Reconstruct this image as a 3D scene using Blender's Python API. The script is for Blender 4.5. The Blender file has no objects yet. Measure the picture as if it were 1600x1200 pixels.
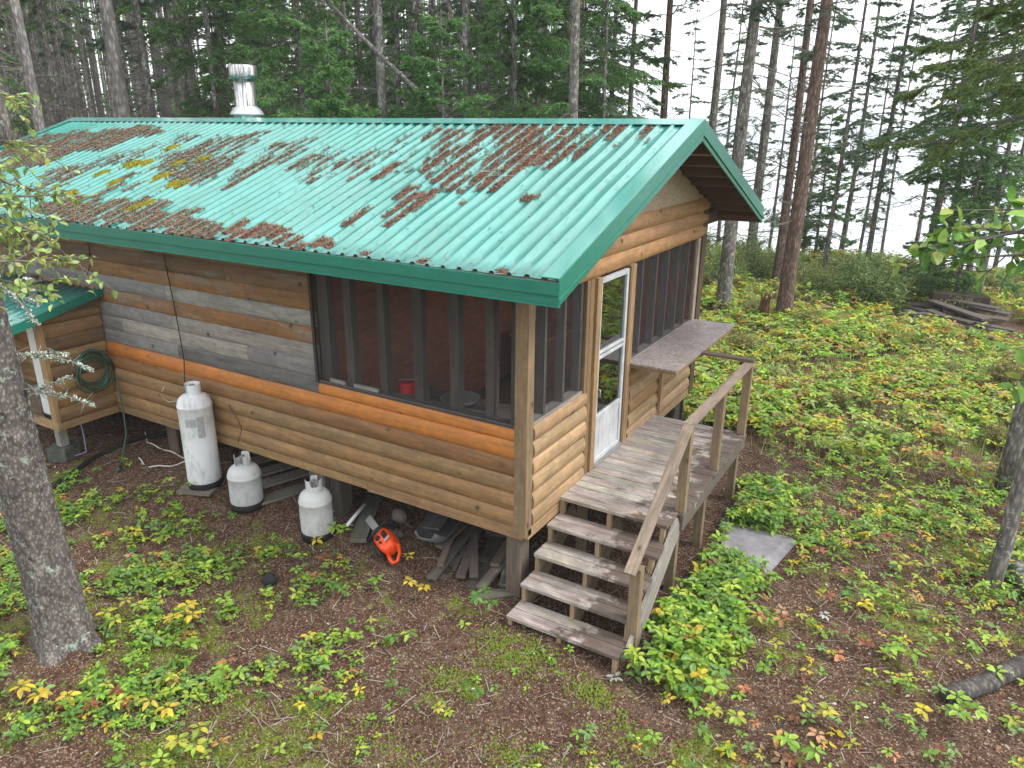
import bpy, bmesh, math, random
import numpy as np
from mathutils import Vector, Matrix
sc = bpy.context.scene
COL = sc.collection
PI = math.pi
# ------------------------------------------------------------------ camera
CAM = np.array([2.972, -5.280, 3.852])
YAW, PIT, ROL, FPX = 0.53522, -0.33467, 0.00899, 1151.99
def cam_axes():
    cy, sy, cp, sp = math.cos(YAW), math.sin(YAW), math.cos(PIT), math.sin(PIT)
    f = np.array([-sy*cp, cy*cp, sp]); r = np.array([cy, sy, 0.]); u = np.cross(r, f)
    c, s = math.cos(ROL), math.sin(ROL)
    return c*r+s*u, -s*r+c*u, f
CR, CU, CF = cam_axes()
cd = bpy.data.cameras.new('camera'); cam = bpy.data.objects.new('camera', cd); COL.objects.link(cam)
M = Matrix.Identity(4)
for i in range(3):
    M[i][0] = CR[i]; M[i][1] = CU[i]; M[i][2] = -CF[i]; M[i][3] = CAM[i]
cam.matrix_world = M
cd.sensor_width = 36.0; cd.lens = 36.0*FPX/1600.0; cd.clip_start = 0.05; cd.clip_end = 9000
sc.camera = cam
# ------------------------------------------------------------------ light
SUN_EL, SUN_AZ = math.radians(52), math.radians(75)      # azimuth clockwise from +y
w = bpy.data.worlds.new('World'); sc.world = w; w.use_nodes = True
nt = w.node_tree; nt.nodes.clear()
sky = nt.nodes.new('ShaderNodeTexSky'); sky.sky_type = 'NISHITA'; sky.sun_disc = False
sky.sun_elevation = SUN_EL; sky.sun_rotation = SUN_AZ; sky.air_density = 1.0; sky.dust_density = 4.0; sky.ozone_density = 1.0
hs = nt.nodes.new('ShaderNodeHueSaturation'); hs.inputs['Saturation'].default_value = 0.22
mx = nt.nodes.new('ShaderNodeMix'); mx.data_type = 'RGBA'; mx.inputs[0].default_value = 0.6; mx.inputs[7].default_value = (11.5, 11.8, 12.2, 1)
bg = nt.nodes.new('ShaderNodeBackground'); bg.inputs[1].default_value = 0.118
wo = nt.nodes.new('ShaderNodeOutputWorld')
nt.links.new(sky.outputs[0], hs.inputs['Color']); nt.links.new(hs.outputs[0], mx.inputs[6])
nt.links.new(mx.outputs[2], bg.inputs[0]); nt.links.new(bg.outputs[0], wo.inputs[0])
sd = bpy.data.lights.new('sun', 'SUN'); sd.energy = 1.4; sd.angle = math.radians(12); sd.color = (1, .96, .9)
so = bpy.data.objects.new('sun', sd); COL.objects.link(so)
sdir = Vector((math.sin(SUN_AZ)*math.cos(SUN_EL), math.cos(SUN_AZ)*math.cos(SUN_EL), math.sin(SUN_EL)))
so.rotation_euler = sdir.to_track_quat('Z', 'Y').to_euler()
so.location = (20, 10, 30)
sc.view_settings.view_transform = 'Standard'; sc.view_settings.look = 'None'
sc.view_settings.exposure = 0.95; sc.view_settings.gamma = 1
sc.cycles.volume_bounces = 1; sc.cycles.max_bounces = 6; sc.cycles.transparent_max_bounces = 16
# ------------------------------------------------------------------ helpers
def ray(u, v):
    d = CR*(u-800)/FPX - CU*(v-600)/FPX + CF
    return d
def at(u, v, dist):
    d = ray(u, v); return CAM + d/np.linalg.norm(d)*dist
def az_of(u):
    d = ray(u, 200); return math.atan2(d[0], d[1])
def spot(u, dist):
    a = az_of(u); return CAM[0]+math.sin(a)*dist, CAM[1]+math.cos(a)*dist
def _gz(x, y):
    x = np.asarray(x, float); y = np.asarray(y, float)
    z = -0.50 - 0.055*np.clip(x, -4.6, 1) - .01*np.clip(x, 1, 5)
    z = z + 0.13*np.clip(y, -1.7, 0) + .028*np.clip(y, 0, 4)
    f = np.clip((np.hypot(x+2, y-2)-5)/8, 0, 1)
    z = z + .018*np.sin(x*2.3+y*1.1)+.014*np.sin(x*1.2-y*2.9+1)+.010*np.sin(x*5.1+y*4.3)+.007*np.sin(x*9-y*7.7)
    z = z + f*(.10*np.sin(x*.55+.6)*np.cos(y*.6)+.05*np.sin(x*1.3-y*1.1))
    ys = np.where(x < -8, 22.5+(-8-x)*1.3, 22.5+.3*np.clip(x+8, 0, 60)-2.4)
    z = z + .10*np.exp(-((x-.35)/.75)**2-((y+.5)/.42)**2)
    z = z + .12*np.exp(-((x+3.2)**2+(y+2.64)**2)/.6)
    d = np.clip(y-ys, 0, 30)
    return z - d*0.55
def gz(x, y): return float(_gz(x, y))
def onground(u, v):
    d = ray(u, v); t = 2.0
    for k in range(3000):
        p = CAM+d*t
        if p[2] <= gz(p[0], p[1]): break
        t += .02*max(1, t/6)
    return p
def tag(o, label=None, cat=None, group=None, kind=None):
    if label: o['label'] = label
    if cat: o['category'] = cat
    if group: o['group'] = group
    if kind: o['kind'] = kind
    return o
def empty(name, loc, label, cat, group=None, rz=0):
    o = bpy.data.objects.new(name, None); o.location = [float(a) for a in loc]; o.rotation_euler = (0, 0, rz)
    o.empty_display_size = .1; COL.objects.link(o); return tag(o, label, cat, group)
def copy_tree(o, parent=None):
    c = o.copy(); COL.objects.link(c); c.parent = parent
    for ch in o.children: copy_tree(ch, c)
    return c
def srgb(r, g, b):
    f = lambda c: (c/255/12.92 if c/255 <= .04045 else ((c/255+.055)/1.055)**2.4)
    return (f(r), f(g), f(b))
def jit(c, a, rng=random):
    k = 1+rng.uniform(-a, a); return tuple(min(1, max(0, q*k*(1+rng.uniform(-a, a)*.3))) for q in c)
class MB:
    def __init__(s): s.v = []; s.f = []; s.c = []; s.uv = []
    def add(s, vs, fs, col=(1, 1, 1), uvs=None):
        n = len(s.v); s.v += [tuple(map(float, p)) for p in vs]
        for i, f in enumerate(fs):
            s.f.append([n+k for k in f]); s.c.append(col)
            s.uv.append(uvs[i] if uvs else [(0, 0)]*len(f))
    def obox(s, c, a, b, d, col=(1, 1, 1)):
        c, a, b, d = [np.array(q, float) for q in (c, a, b, d)]
        vs = [c+i*a+j*b+k*d for i in (-1, 1) for j in (-1, 1) for k in (-1, 1)]
        fs = [(0, 1, 3, 2), (4, 6, 7, 5), (0, 4, 5, 1), (2, 3, 7, 6), (0, 2, 6, 4), (1, 5, 7, 3)]
        L = [np.linalg.norm(q) for q in (a, b, d)]; li = int(np.argmax(L)); ax = [a, b, d]
        ou, ov = random.uniform(0, 40), random.uniform(0, 40)
        ul = ax[li]/max(L[li], 1e-9); oth = [k for k in range(3) if k != li]
        w1 = ax[oth[0]]/max(L[oth[0]], 1e-9); w2 = ax[oth[1]]/max(L[oth[1]], 1e-9)
        uv = [[(float(np.dot(vs[i], ul))+ou, float(np.dot(vs[i]-c, w1)+np.dot(vs[i]-c, w2))+ov) for i in f] for f in fs]
        s.add(vs, fs, col, uv)
    def box(s, x0, x1, y0, y1, z0, z1, col=(1, 1, 1)):
        s.obox(((x0+x1)/2, (y0+y1)/2, (z0+z1)/2), ((x1-x0)/2, 0, 0), (0, (y1-y0)/2, 0), (0, 0, (z1-z0)/2), col)
    def beam(s, p, q, w, h, col=(1, 1, 1), up=(0, 0, 1)):
        p, q = np.array(p, float), np.array(q, float); d = q-p; L = np.linalg.norm(d); d /= L
        sd_ = np.cross(d, up); sd_ /= np.linalg.norm(sd_); u = np.cross(sd_, d)
        s.obox((p+q)/2, d*L/2, sd_*w/2, u*h/2, col)
    def tube(s, pts, rad, n=10, col=(1, 1, 1), caps=True):
        pts = [np.array(p, float) for p in pts]
        if not hasattr(rad, '__len__'): rad = [rad]*len(pts)
        vs = []; ref = None; L = 0; Ls = []
        for i, p in enumerate(pts):
            t = pts[min(i+1, len(pts)-1)]-pts[max(i-1, 0)]; t = t/np.linalg.norm(t)
            if ref is None:
                ref = np.array([0, 0, 1.]) if abs(t[2]) < .9 else np.array([1., 0, 0])
            a = np.cross(t, ref); a /= np.linalg.norm(a); b = np.cross(t, a); ref = -b if False else ref
            if abs(np.dot(t, ref)) > .95: ref = b
            if i: L += np.linalg.norm(p-pts[i-1])
            Ls.append(L)
            for k in range(n):
                an = 2*PI*k/n; vs.append(p+rad[i]*(math.cos(an)*a+math.sin(an)*b))
        fs = []; uv = []
        for i in range(len(pts)-1):
            for k in range(n):
                k2 = (k+1) % n
                fs.append((i*n+k, i*n+k2, (i+1)*n+k2, (i+1)*n+k))
                c = 2*PI*max(rad[0], .01)/n
                uv.append([(Ls[i], k*c), (Ls[i], (k+1)*c), (Ls[i+1], (k+1)*c), (Ls[i+1], k*c)])
        if caps:
            fs.append(tuple(range(n))[::-1]); uv.append([(0, 0)]*n)
            m = (len(pts)-1)*n; fs.append(tuple(range(m, m+n))); uv.append([(0, 0)]*n)
        s.add(vs, fs, col, uv)
    def lathe(s, prof, c, n=32, col=(1, 1, 1)):
        vs = []; c = np.array(c, float)
        for r, z in prof:
            for k in range(n):
                a = 2*PI*k/n; vs.append(c+np.array([r*math.cos(a), r*math.sin(a), z]))
        fs = []; 
        for i in range(len(prof)-1):
            for k in range(n): fs.append((i*n+k, i*n+(k+1) % n, (i+1)*n+(k+1) % n, (i+1)*n+k))
        uv = [[(0, 0)]*4]*len(fs)
        s.add(vs, fs, col, uv)
    def build(s, name, mat, parent=None, smooth=False, bevel=0, **kw):
        off = np.array(parent_loc(parent))
        me = bpy.data.meshes.new(name)
        me.from_pydata([tuple(np.array(p)-off) for p in s.v], [], s.f); 
        uvs = [x for f in s.uv for p in f for x in p]; cols = [x for f, c in zip(s.f, s.c) for _ in f for x in (c[0], c[1], c[2], 1)]
        me.uv_layers.new(name='UVMap').data.foreach_set('uv', uvs); me.color_attributes.new('Col', 'FLOAT_COLOR', 'CORNER').data.foreach_set('color', cols)
        if smooth: me.polygons.foreach_set('use_smooth', [True]*len(me.polygons))
        me.materials.append(mat); me.update()
        o = bpy.data.objects.new(name, me); COL.objects.link(o)
        if parent is not None: o.parent = parent
        if bevel:
            b = o.modifiers.new('bevel', 'BEVEL'); b.width = bevel; b.segments = 2; b.limit_method = 'ANGLE'
        if kw: tag(o, **kw)
        return o
def parent_loc(p):
    L = np.zeros(3)
    while p is not None: L = L+np.array(p.location); p = p.parent
    return L
def np_mesh(name, V, F, C, mat, parent=None, smooth=False, uv=None, **kw):
    """V (n,3); F (m,k) faces with k verts; C (n,3) per-vertex colour"""
    off = parent_loc(parent); V = np.asarray(V, np.float32)-off.astype(np.float32)
    me = bpy.data.meshes.new(name); n, m, k = len(V), len(F), F.shape[1]
    me.vertices.add(n); me.vertices.foreach_set('co', V.astype(np.float32).ravel())
    me.loops.add(m*k); me.loops.foreach_set('vertex_index', F.astype(np.int32).ravel())
    me.polygons.add(m); me.polygons.foreach_set('loop_start', np.arange(0, m*k, k, dtype=np.int32))
    if smooth: me.polygons.foreach_set('use_smooth', np.ones(m, bool))
    me.update(calc_edges=True)
    if C is not None:
        ca = me.color_attributes.new('Col', 'FLOAT_COLOR', 'POINT')
        ca.data.foreach_set('color', np.concatenate([C, np.ones((n, 1))], 1).astype(np.float32).ravel())
    me.materials.append(mat); me.validate()
    o = bpy.data.objects.new(name, me); COL.objects.link(o)
    if parent is not None: o.parent = parent
    if kw: tag(o, **kw)
    return o
# ------------------------------------------------------------------ materials
class NT:
    def __init__(s, name):
        s.m = bpy.data.materials.new(name); s.m.use_nodes = True; s.t = s.m.node_tree; s.t.nodes.clear()
        s.out = s.n('ShaderNodeOutputMaterial'); s.b = s.n('ShaderNodeBsdfPrincipled'); s.l(s.b.outputs[0], s.out.inputs[0])
    def n(s, t, **k):
        o = s.t.nodes.new(t)
        for a, b in k.items(): setattr(o, a, b)
        return o
    def l(s, a, b): s.t.links.new(a, b)
    def coord(s, kind='Object', scale=(1, 1, 1)):
        tc = s.n('ShaderNodeTexCoord'); mp = s.n('ShaderNodeMapping'); mp.inputs['Scale'].default_value = scale
        s.l(tc.outputs[kind], mp.inputs[0]); return mp.outputs[0]
    def noise(s, vec, scale=5, detail=4, rough=.6, dist=0):
        o = s.n('ShaderNodeTexNoise'); o.inputs['Scale'].default_value = scale; o.inputs['Detail'].default_value = detail
        o.inputs['Roughness'].default_value = rough; o.inputs['Distortion'].default_value = dist; s.l(vec, o.inputs['Vector']); return o.outputs['Fac']
    def vor(s, vec, scale=5, feature='F1'):
        o = s.n('ShaderNodeTexVoronoi', feature=feature); o.inputs['Scale'].default_value = scale; s.l(vec, o.inputs['Vector']); return o
    def ramp(s, fac, stops, interp='LINEAR'):
        o = s.n('ShaderNodeValToRGB'); r = o.color_ramp; r.interpolation = interp
        while len(r.elements) < len(stops): r.elements.new(.5)
        for e, (p, c) in zip(r.elements, stops):
            e.position = p; e.color = (c, c, c, 1) if not hasattr(c, '__len__') else (*c[:3], 1)
        s.l(fac, o.inputs[0]); return o.outputs[0]
    def mix(s, fac, a, b, mode='MIX'):
        o = s.n('ShaderNodeMix', data_type='RGBA', blend_type=mode)
        for k, q in ((0, fac), (6, a), (7, b)):
            if isinstance(q, (int, float)): o.inputs[k].default_value = q if k == 0 else (q, q, q, 1)
            elif isinstance(q, tuple): o.inputs[k].default_value = (*q[:3], 1)
            else: s.l(q, o.inputs[k])
        return o.outputs[2]
    def attr(s): o = s.n('ShaderNodeAttribute', attribute_name='Col'); return o.outputs['Color']
    def bump(s, h, strength=.3, dist=.01):
        o = s.n('ShaderNodeBump'); o.inputs['Strength'].default_value = strength; o.inputs['Distance'].default_value = dist
        s.l(h, o.inputs['Height']); s.l(o.outputs[0], s.b.inputs['Normal'])
    def fin(s, col, rough=.7, spec=.5, metal=0):
        if isinstance(col, tuple): s.b.inputs['Base Color'].default_value = (*col[:3], 1)
        else: s.l(col, s.b.inputs['Base Color'])
        if isinstance(rough, (int, float)): s.b.inputs['Roughness'].default_value = rough
        else: s.l(rough, s.b.inputs['Roughness'])
        s.b.inputs['Specular IOR Level'].default_value = spec; s.b.inputs['Metallic'].default_value = metal
        return s.m
def m_wood(name, grey=.0, greycol=(.20, .20, .21), knots=True, rough=.72, contrast=1.0, wet=None, dirt=.3):
    t = NT(name); base = t.attr()
    uv = t.coord('UV', (1.6, 42, 1)); g = t.noise(uv, 1.0, 6, .65, .6)
    c = t.mix(1.0, base, t.ramp(g, [(.25, 1-.42*contrast), (.55, 1.0), (.8, 1+.15*contrast)]), 'MULTIPLY')
    uv4 = t.coord('UV', (.9, 11, 1)); g4 = t.noise(uv4, 1.6, 5, .7, .8); c = t.mix(1.0, c, t.ramp(g4, [(.30, (1-.5*contrast, 1-.52*contrast, 1-.5*contrast)), (.5, (1, 1, 1)), (.72, (1.18, 1.10, 1.0))]), 'MULTIPLY')
    uv2 = t.coord('UV', (.55, 3.6, 1)); b = t.noise(uv2, 2.0, 7, .75, .4)
    if grey: 
        c = t.mix(t.ramp(b, [(.62-grey*.35, 0), (.78-grey*.35, .85)]), c, greycol)
    uv3 = t.coord('UV', (1.1, 2.0, 1)); d = t.noise(uv3, 4, 6, .75, 1.2)
    c = t.mix(t.ramp(d, [(.45, dirt), (.62, 0)]), c, (.07, .055, .04))
    if knots:
        v = t.vor(t.coord('UV', (2.6, 4.2, 1)), 1.0); v.inputs['Randomness'].default_value = 1
        c = t.mix(t.ramp(v.outputs['Distance'], [(.04, .9), (.075, .35), (.13, 0)]), c, (.045, .022, .012))
    if wet:
        ob = t.coord('Object', (1, 1, 1)); sx = t.n('ShaderNodeSeparateXYZ'); t.l(ob, sx.inputs[0])
        a = t.n('ShaderNodeMath', operation='MULTIPLY_ADD'); t.l(sx.outputs[0], a.inputs[0]); a.inputs[1].default_value = wet[0]; a.inputs[2].default_value = wet[1]
        n2 = t.noise(ob, 4.5, 5, .7); s2 = t.n('ShaderNodeMath', operation='MULTIPLY_ADD'); t.l(n2, s2.inputs[0]); s2.inputs[1].default_value = 1.5; t.l(a.outputs[0], s2.inputs[2])
        c = t.mix(t.ramp(s2.outputs[0], [(.80, 0), (.93, .78)]), c, (.06, .038, .025))
    t.bump(g, .35, .004)
    return t.fin(c, rough, .35)
def m_plain(name, col, rough=.5, spec=.5, metal=0, noise=0.15, bump=0, scale=8):
    t = NT(name); o = t.coord('Object'); n = t.noise(o, scale, 5, .65)
    c = t.mix(1.0, col if not isinstance(col, str) else t.attr(), t.ramp(n, [(.3, 1-noise), (.7, 1+noise*.4)]), 'MULTIPLY')
    if bump: t.bump(n, bump, .01)
    return t.fin(c, rough, spec, metal)
def m_leaf(name, trans=.35, rough=.5):
    t = NT(name); a = t.attr(); n = t.noise(t.coord('Object'), 30, 2, .5)
    c = t.mix(1.0, a, t.ramp(n, [(.3, .75), (.7, 1.15)]), 'MULTIPLY'); t.fin(c, rough, .35)
    if trans:
        tr = t.n('ShaderNodeBsdfTranslucent'); t.l(c, tr.inputs[0]); ms = t.n('ShaderNodeMixShader'); ms.inputs[0].default_value = trans
        t.l(t.b.outputs[0], ms.inputs[1]); t.l(tr.outputs[0], ms.inputs[2]); t.l(ms.outputs[0], t.out.inputs[0])
    return t.m
def m_bark(name, dark, light, scale=1.0, lichen=None, lich=.6, bump=.8, zs=.28):
    t = NT(name); uv = t.coord('Object', (1, 1, zs)); v = t.vor(uv, 26*scale, 'F1'); n = t.noise(uv, 9*scale, 7, .75, .8)
    c = t.mix(t.ramp(n, [(.3, 0), (.68, 1)]), dark, light)
    c = t.mix(1.0, c, t.ramp(v.outputs['Distance'], [(.1, 1.1), (.55, .45)]), 'MULTIPLY')
    if lichen:
        o = t.coord('Object'); n2 = t.noise(o, 7, 7, .8); c = t.mix(t.ramp(n2, [(lich, 0), (lich+.05, .85)]), c, lichen)
    t.bump(v.outputs['Distance'], -bump, .03)
    return t.fin(c, .9, .2)
W_SIDE = m_wood('log_siding_wood', .16, (.15, .13, .10), True, .62, .8)
W_OLD = m_wood('weathered_siding_wood', .30, (.23, .22, .20), True, .75, .85)
W_DECK = m_wood('deck_board_wood', .45, (.50, .47, .455), False, .62, 1.15, wet=(.7, -.08), dirt=.35)
W_TREAD = m_wood('stair_tread_wood', .4, (.40, .39, .38), False, .6, 1.1, wet=(.8, .02), dirt=.35)
W_POST = m_wood('post_wood', .15, (.16, .155, .14), True, .7, .8)
W_STUD = m_wood('stud_wood', .2, (.08, .075, .07), False, .8, .8)
W_DARK = m_wood('old_dark_wood', .2, (.09, .09, .09), False, .8, 1.0)
W_IN = m_wood('interior_panel_wood', 0, knots=False, rough=.8, contrast=.5)
LEAF = m_leaf('leaf_green'); NEEDLE = m_leaf('conifer_needles', .5, .6)
BARK = m_bark('grey_bark', (.11, .10, .09), (.40, .37, .345), 1.0, (.42, .46, .38), .56)
BARK_L = m_bark('pale_bark', (.15, .135, .125), (.46, .43, .41), .8, (.45, .48, .41), .62)
BARK_R = m_bark('red_pine_bark', (.09, .06, .05), (.31, .215, .175), 1.0, (.2, .2, .16), .66)
BARK_N = m_bark('near_spruce_bark', (.055, .047, .043), (.34, .30, .28), 1.7, (.34, .42, .34), .57, 1.0, .6)
TWIG = m_plain('dead_twig', (.16, .145, .13), .9, .1, noise=.4)
# ------------------------------------------------------------------ cabin
random.seed(7); rng = np.random.default_rng(7)
GW = 4.855; EX = .602; EY = .645; ZE = 2.821; ZR = 3.926; SL = (ZR-ZE)/(GW/2+EY); LX = -10.41; WX = -9.9
def rz(y): return ZE+SL*(min(y, GW-y)+EY)
cabin = empty('cabin', (-5, 2.4, -.5), 'wood sided cabin with a green ribbed metal roof and screened porch', 'cabin')
M_ROOF = NT('green_roof_metal'); _n = M_ROOF.noise(M_ROOF.coord('Object', (1, .35, 1)), 2.2, 5, .65)
_c = M_ROOF.mix(M_ROOF.ramp(_n, [(.35, 0), (.7, 1)]), (.008, .205, .165), (.035, .31, .265))
_s = M_ROOF.noise(M_ROOF.coord('Object', (9, .8, 1)), 3, 6, .7)
_c = M_ROOF.mix(M_ROOF.ramp(_s, [(.55, 0), (.72, .32)]), _c, (.28, .40, .36))
M_ROOF.bump(M_ROOF.noise(M_ROOF.coord('Object', (1, .3, 1)), 5, 3), .12, .01)
M_ROOF.b.inputs['Coat Weight'].default_value = 1; M_ROOF.b.inputs['Coat Roughness'].default_value = .12; M_ROOF.b.inputs['Coat IOR'].default_value = 1.75
M_ROOF = M_ROOF.fin(_c, M_ROOF.ramp(_n, [(.3, .30), (.8, .45)]), .9)
M_TRIM = NT('green_trim_metal'); _n = M_TRIM.noise(M_TRIM.coord('Object', (2, 2, 6)), 4, 5, .7)
M_TRIM = M_TRIM.fin(M_TRIM.mix(M_TRIM.ramp(_n, [(.3, 0), (.75, 1)]), (.006, .13, .088), (.014, .19, .135)), .34, .6)
# colours
TAN = (.33, .185, .075); TAN2 = (.30, .180, .080); TANL = (.40, .262, .140); ORG = (.52, .195, .042); BRN = (.185, .112, .058); BRO = (.27, .135, .05)
GRL = (.34, .325, .30); GRD = (.155, .15, .155); GRB = (.24, .235, .235)
def siding(mb, org, d, n, s0, s1, zs, cols, proud=.042, joints=True, seedk=0):
    """log siding: bulged courses along d from s0 to s1, outward normal n"""
    org, d, n = np.array(org, float), np.array(d, float), np.array(n, float); r = random.Random(seedk)
    for ci in range(len(zs)-1):
        z0, z1 = zs[ci], zs[ci+1]; h = z1-z0
        cuts = [s0]; 
        if joints and s1-s0 > 3:
            a = s0+r.uniform(.9, 3.2)
            while a < s1-.7: cuts.append(a); a += r.uniform(2.2, 3.9)
        cuts.append(s1)
        for k in range(len(cuts)-1):
            a, b = cuts[k], cuts[k+1]-(.004 if k < len(cuts)-2 else 0); cc = cols[ci]
            if isinstance(cc, list): cc = cc[k % len(cc)]
            col = jit(cc, .10, r); ou, ov = r.uniform(0, 50), r.uniform(0, 50)
            K = 9; prof = []
            for i in range(K):
                t = i/(K-1); prof.append((.004+proud*(max(0, math.sin(PI*(.06+.90*t)))**.62), z0+.004+(h-.004)*t))
            prof = [(-.02, z0+.004)]+prof+[(-.02, z1)]
            NS = max(1, int((b-a)/.5)); vs = []; uv = []; fs = []
            for j in range(NS+1):
                s_ = a+(b-a)*j/NS; wob = .004*math.sin(s_*2.1+ci*1.7)
                for i, (o_, z_) in enumerate(prof): vs.append(org+d*s_+n*(o_+(wob if 0 < i < len(prof)-1 else 0))+np.array([0, 0, z_+wob*.6]))
            P = len(prof)
            for j in range(NS):
                for i in range(P-1):
                    fs.append((j*P+i, (j+1)*P+i, (j+1)*P+i+1, j*P+i+1))
                    u0, u1 = ou+(b-a)*j/NS, ou+(b-a)*(j+1)/NS; v0, v1 = ov+i*h/P, ov+(i+1)*h/P
                    uv.append([(u0, v0), (u1, v0), (u1, v1), (u0, v1)])
            fs += [tuple(range(P))[::-1], tuple(range(NS*P, NS*P+P))]; uv += [[(0, 0)]*P]*2
            mb.add(vs, fs, col, uv)
C_ = .1752
zl = [.30+C_*i for i in range(5)]                       # .30 .. 1.0
zlow = zl+[1.176]
# long wall (y=0, outward -y)
m = MB(); siding(m, (0, 0, 0), (1, 0, 0), (0, -1, 0), WX, -.10, zl, [TAN2, TAN, TAN2, BRO], seedk=3)
m.build('wall', W_SIDE, cabin, smooth=False, label='lower log siding of the long wall, tan and rounded')
m = MB(); siding(m, (0, 0, 0), (1, 0, 0), (0, -1, 0), WX, -.10, [1.0, 1.176], [ORG], seedk=5)
siding(m, (0, 0, 0), (1, 0, 0), (0, -1, 0), -2.5, -.10, [1.176, 1.300], [ORG], proud=.03, seedk=6)
m.build('wall', m_wood('orange_siding_wood', .0, knots=True, rough=.6, contrast=.6, dirt=.25), cabin, label='bright orange course of log siding below the screens')
zu = [1.176, 1.355, 1.535, 1.71, 1.89, 2.065, 2.24, 2.42, 2.60, 2.80, 2.96]
m = MB(); siding(m, (0, 0, 0), (1, 0, 0), (0, -1, 0), WX, -2.5, zu, [[GRD, GRB], [GRL, GRB], [GRL, GRB], [BRN, BRO, BRO], [GRB, GRB, GRL], [BRN, BRO, BRO], BRN, [BRN, TAN2], BRN, BRN], proud=.024, seedk=11)
m.build('wall', W_OLD, cabin, label='weathered grey and brown upper siding of the long wall')
m = MB(); siding(m, (0, 0, 0), (1, 0, 0), (0, -1, 0), -2.5, -.1, [2.60, 2.80, 2.96], [BRN, BRN], seedk=12); m.build('window_header', W_OLD, cabin)
# gable wall (x=0, outward +x)
m = MB()
zg6 = [.30, .476, .652, .826, 1.0, 1.17, 1.325]
siding(m, (0, 0, 0), (0, 1, 0), (1, 0, 0), .07, 1.17, zg6, [TANL]*6, joints=False, seedk=21)
siding(m, (0, 0, 0), (0, 1, 0), (1, 0, 0), 2.36, 4.66, zg6, [TANL, TANL, TAN, TANL, TAN, TAN], joints=False, seedk=22)
siding(m, (0, 0, 0), (0, 1, 0), (1, 0, 0), .0, GW, [2.47, 2.64, 2.81, 2.99], [(.42, .23, .10)]*3, joints=False, seedk=23)
m.build('wall', m_wood('gable_siding_wood', .08, (.2, .17, .13), True, .6, .7), cabin, label='tan log siding of the gable end')
# gable triangle, osb
t = NT('strand_board'); v = t.vor(t.coord('Object', (1, 9, 16)), 3); n_ = t.noise(t.coord('Object', (1, 4, 22)), 3, 5, .7, 2)
M_OSB = t.fin(t.mix(t.ramp(n_, [(.35, 0), (.6, 1)]), (.17, .12, .07), (.42, .35, .25)), .8)
m = MB(); zt = 2.99; o_ = .06
pts = [(.15, zt), (GW-.15, zt), (GW/2, rz(GW/2)-.10)]
m.add([(x, y, z) for x in (-.02, .012) for y, z in pts], [(0, 2, 1), (3, 4, 5), (0, 1, 4, 3), (1, 2, 5, 4), (2, 0, 3, 5)]); m.build('gable_panel', M_OSB, cabin)
# hidden walls
m = MB(); siding(m, (0, GW, 0), (-1, 0, 0), (0, 1, 0), 0, -WX, [.30+C_*i for i in range(15)], [TAN2]*14, seedk=31)
siding(m, (WX, 0, 0), (0, 1, 0), (-1, 0, 0), 0, GW, [.30+C_*i for i in range(15)], [TAN2]*14, seedk=32)
m.build('wall', W_SIDE, cabin, label='log siding of the far side of the cabin')
# skirt boards
m = MB(); x = WX
while x < -.1:
    x2 = min(x+random.uniform(2.3, 3.4), -.02); m.box(x, x2-.004, -.028, .02, .205+random.uniform(-.012, .012), .31, jit((.34, .21, .10), .12)); x = x2
m.box(-.02, .03, .0, 4.7, .20, .305, jit(TANL, .1)); m.build('skirt_board', W_SIDE, cabin, bevel=.004)
m = MB(); m.box(WX+.02, -.03, .03, GW-.03, .21, .25, BRN); m.build('floor', W_IN, cabin)
for yy in (.42, 2.4, 4.6):
    m = MB(); m.box(WX+.1, -.12, yy-.07, yy+.07, .02, .205, (.05, .035, .025)); m.build('floor_beam', W_DARK, cabin)  # beam colour darkened to carry the shade under the floor
m = MB(); m.box(WX+.05, -.06, GW-.05, GW-.02, -.9, .205, (.08, .06, .05)); m.build('added_shade_skirt', W_DARK, cabin)  # unseen back boards, added to keep daylight out of the crawl space
m = MB(); m.box(WX+.02, WX+.05, .05, GW-.05, -.9, .205, (.08, .06, .05)); m.build('added_shade_skirt', W_DARK, cabin)  # same at the left end, added to darken the space below
# corner posts and trims
def post(nm, x0, x1, y0, y1, z0, z1, c, mt=W_POST):
    m = MB(); m.box(x0, x1, y0, y1, z0, z1, jit(c, .08)); return m.build(nm, mt, cabin, bevel=.004)
post('corner_post', -.10, .030, -.052, .065, .235, 2.98, (.24, .165, .09))
post('corner_post', -.06, .035, 4.71, 4.90, .235, 2.97, (.10, .06, .035))
post('window_trim', -.02, .030, 4.555, 4.66, 1.325, 2.47, (.42, .34, .26))
post('door_trim', -.02, .028, 1.10, 1.165, 1.325, 2.47, (.22, .15, .075))
post('door_trim', -.02, .030, 1.17, 1.265, .235, 2.47, (.24, .15, .07))
post('door_trim', -.02, .060, 1.27, 1.37, .235, 2.47, (.40, .255, .12))
post('door_trim', -.02, .058, 2.115, 2.17, .39, 2.47, (.20, .135, .07))
post('door_trim', -.02, .050, 2.175, 2.30, .235, 2.47, (.36, .23, .11))
post('wall_batten', .04, .085, 3.33, 3.42, .39, 1.30, (.38, .25, .12))
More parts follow.
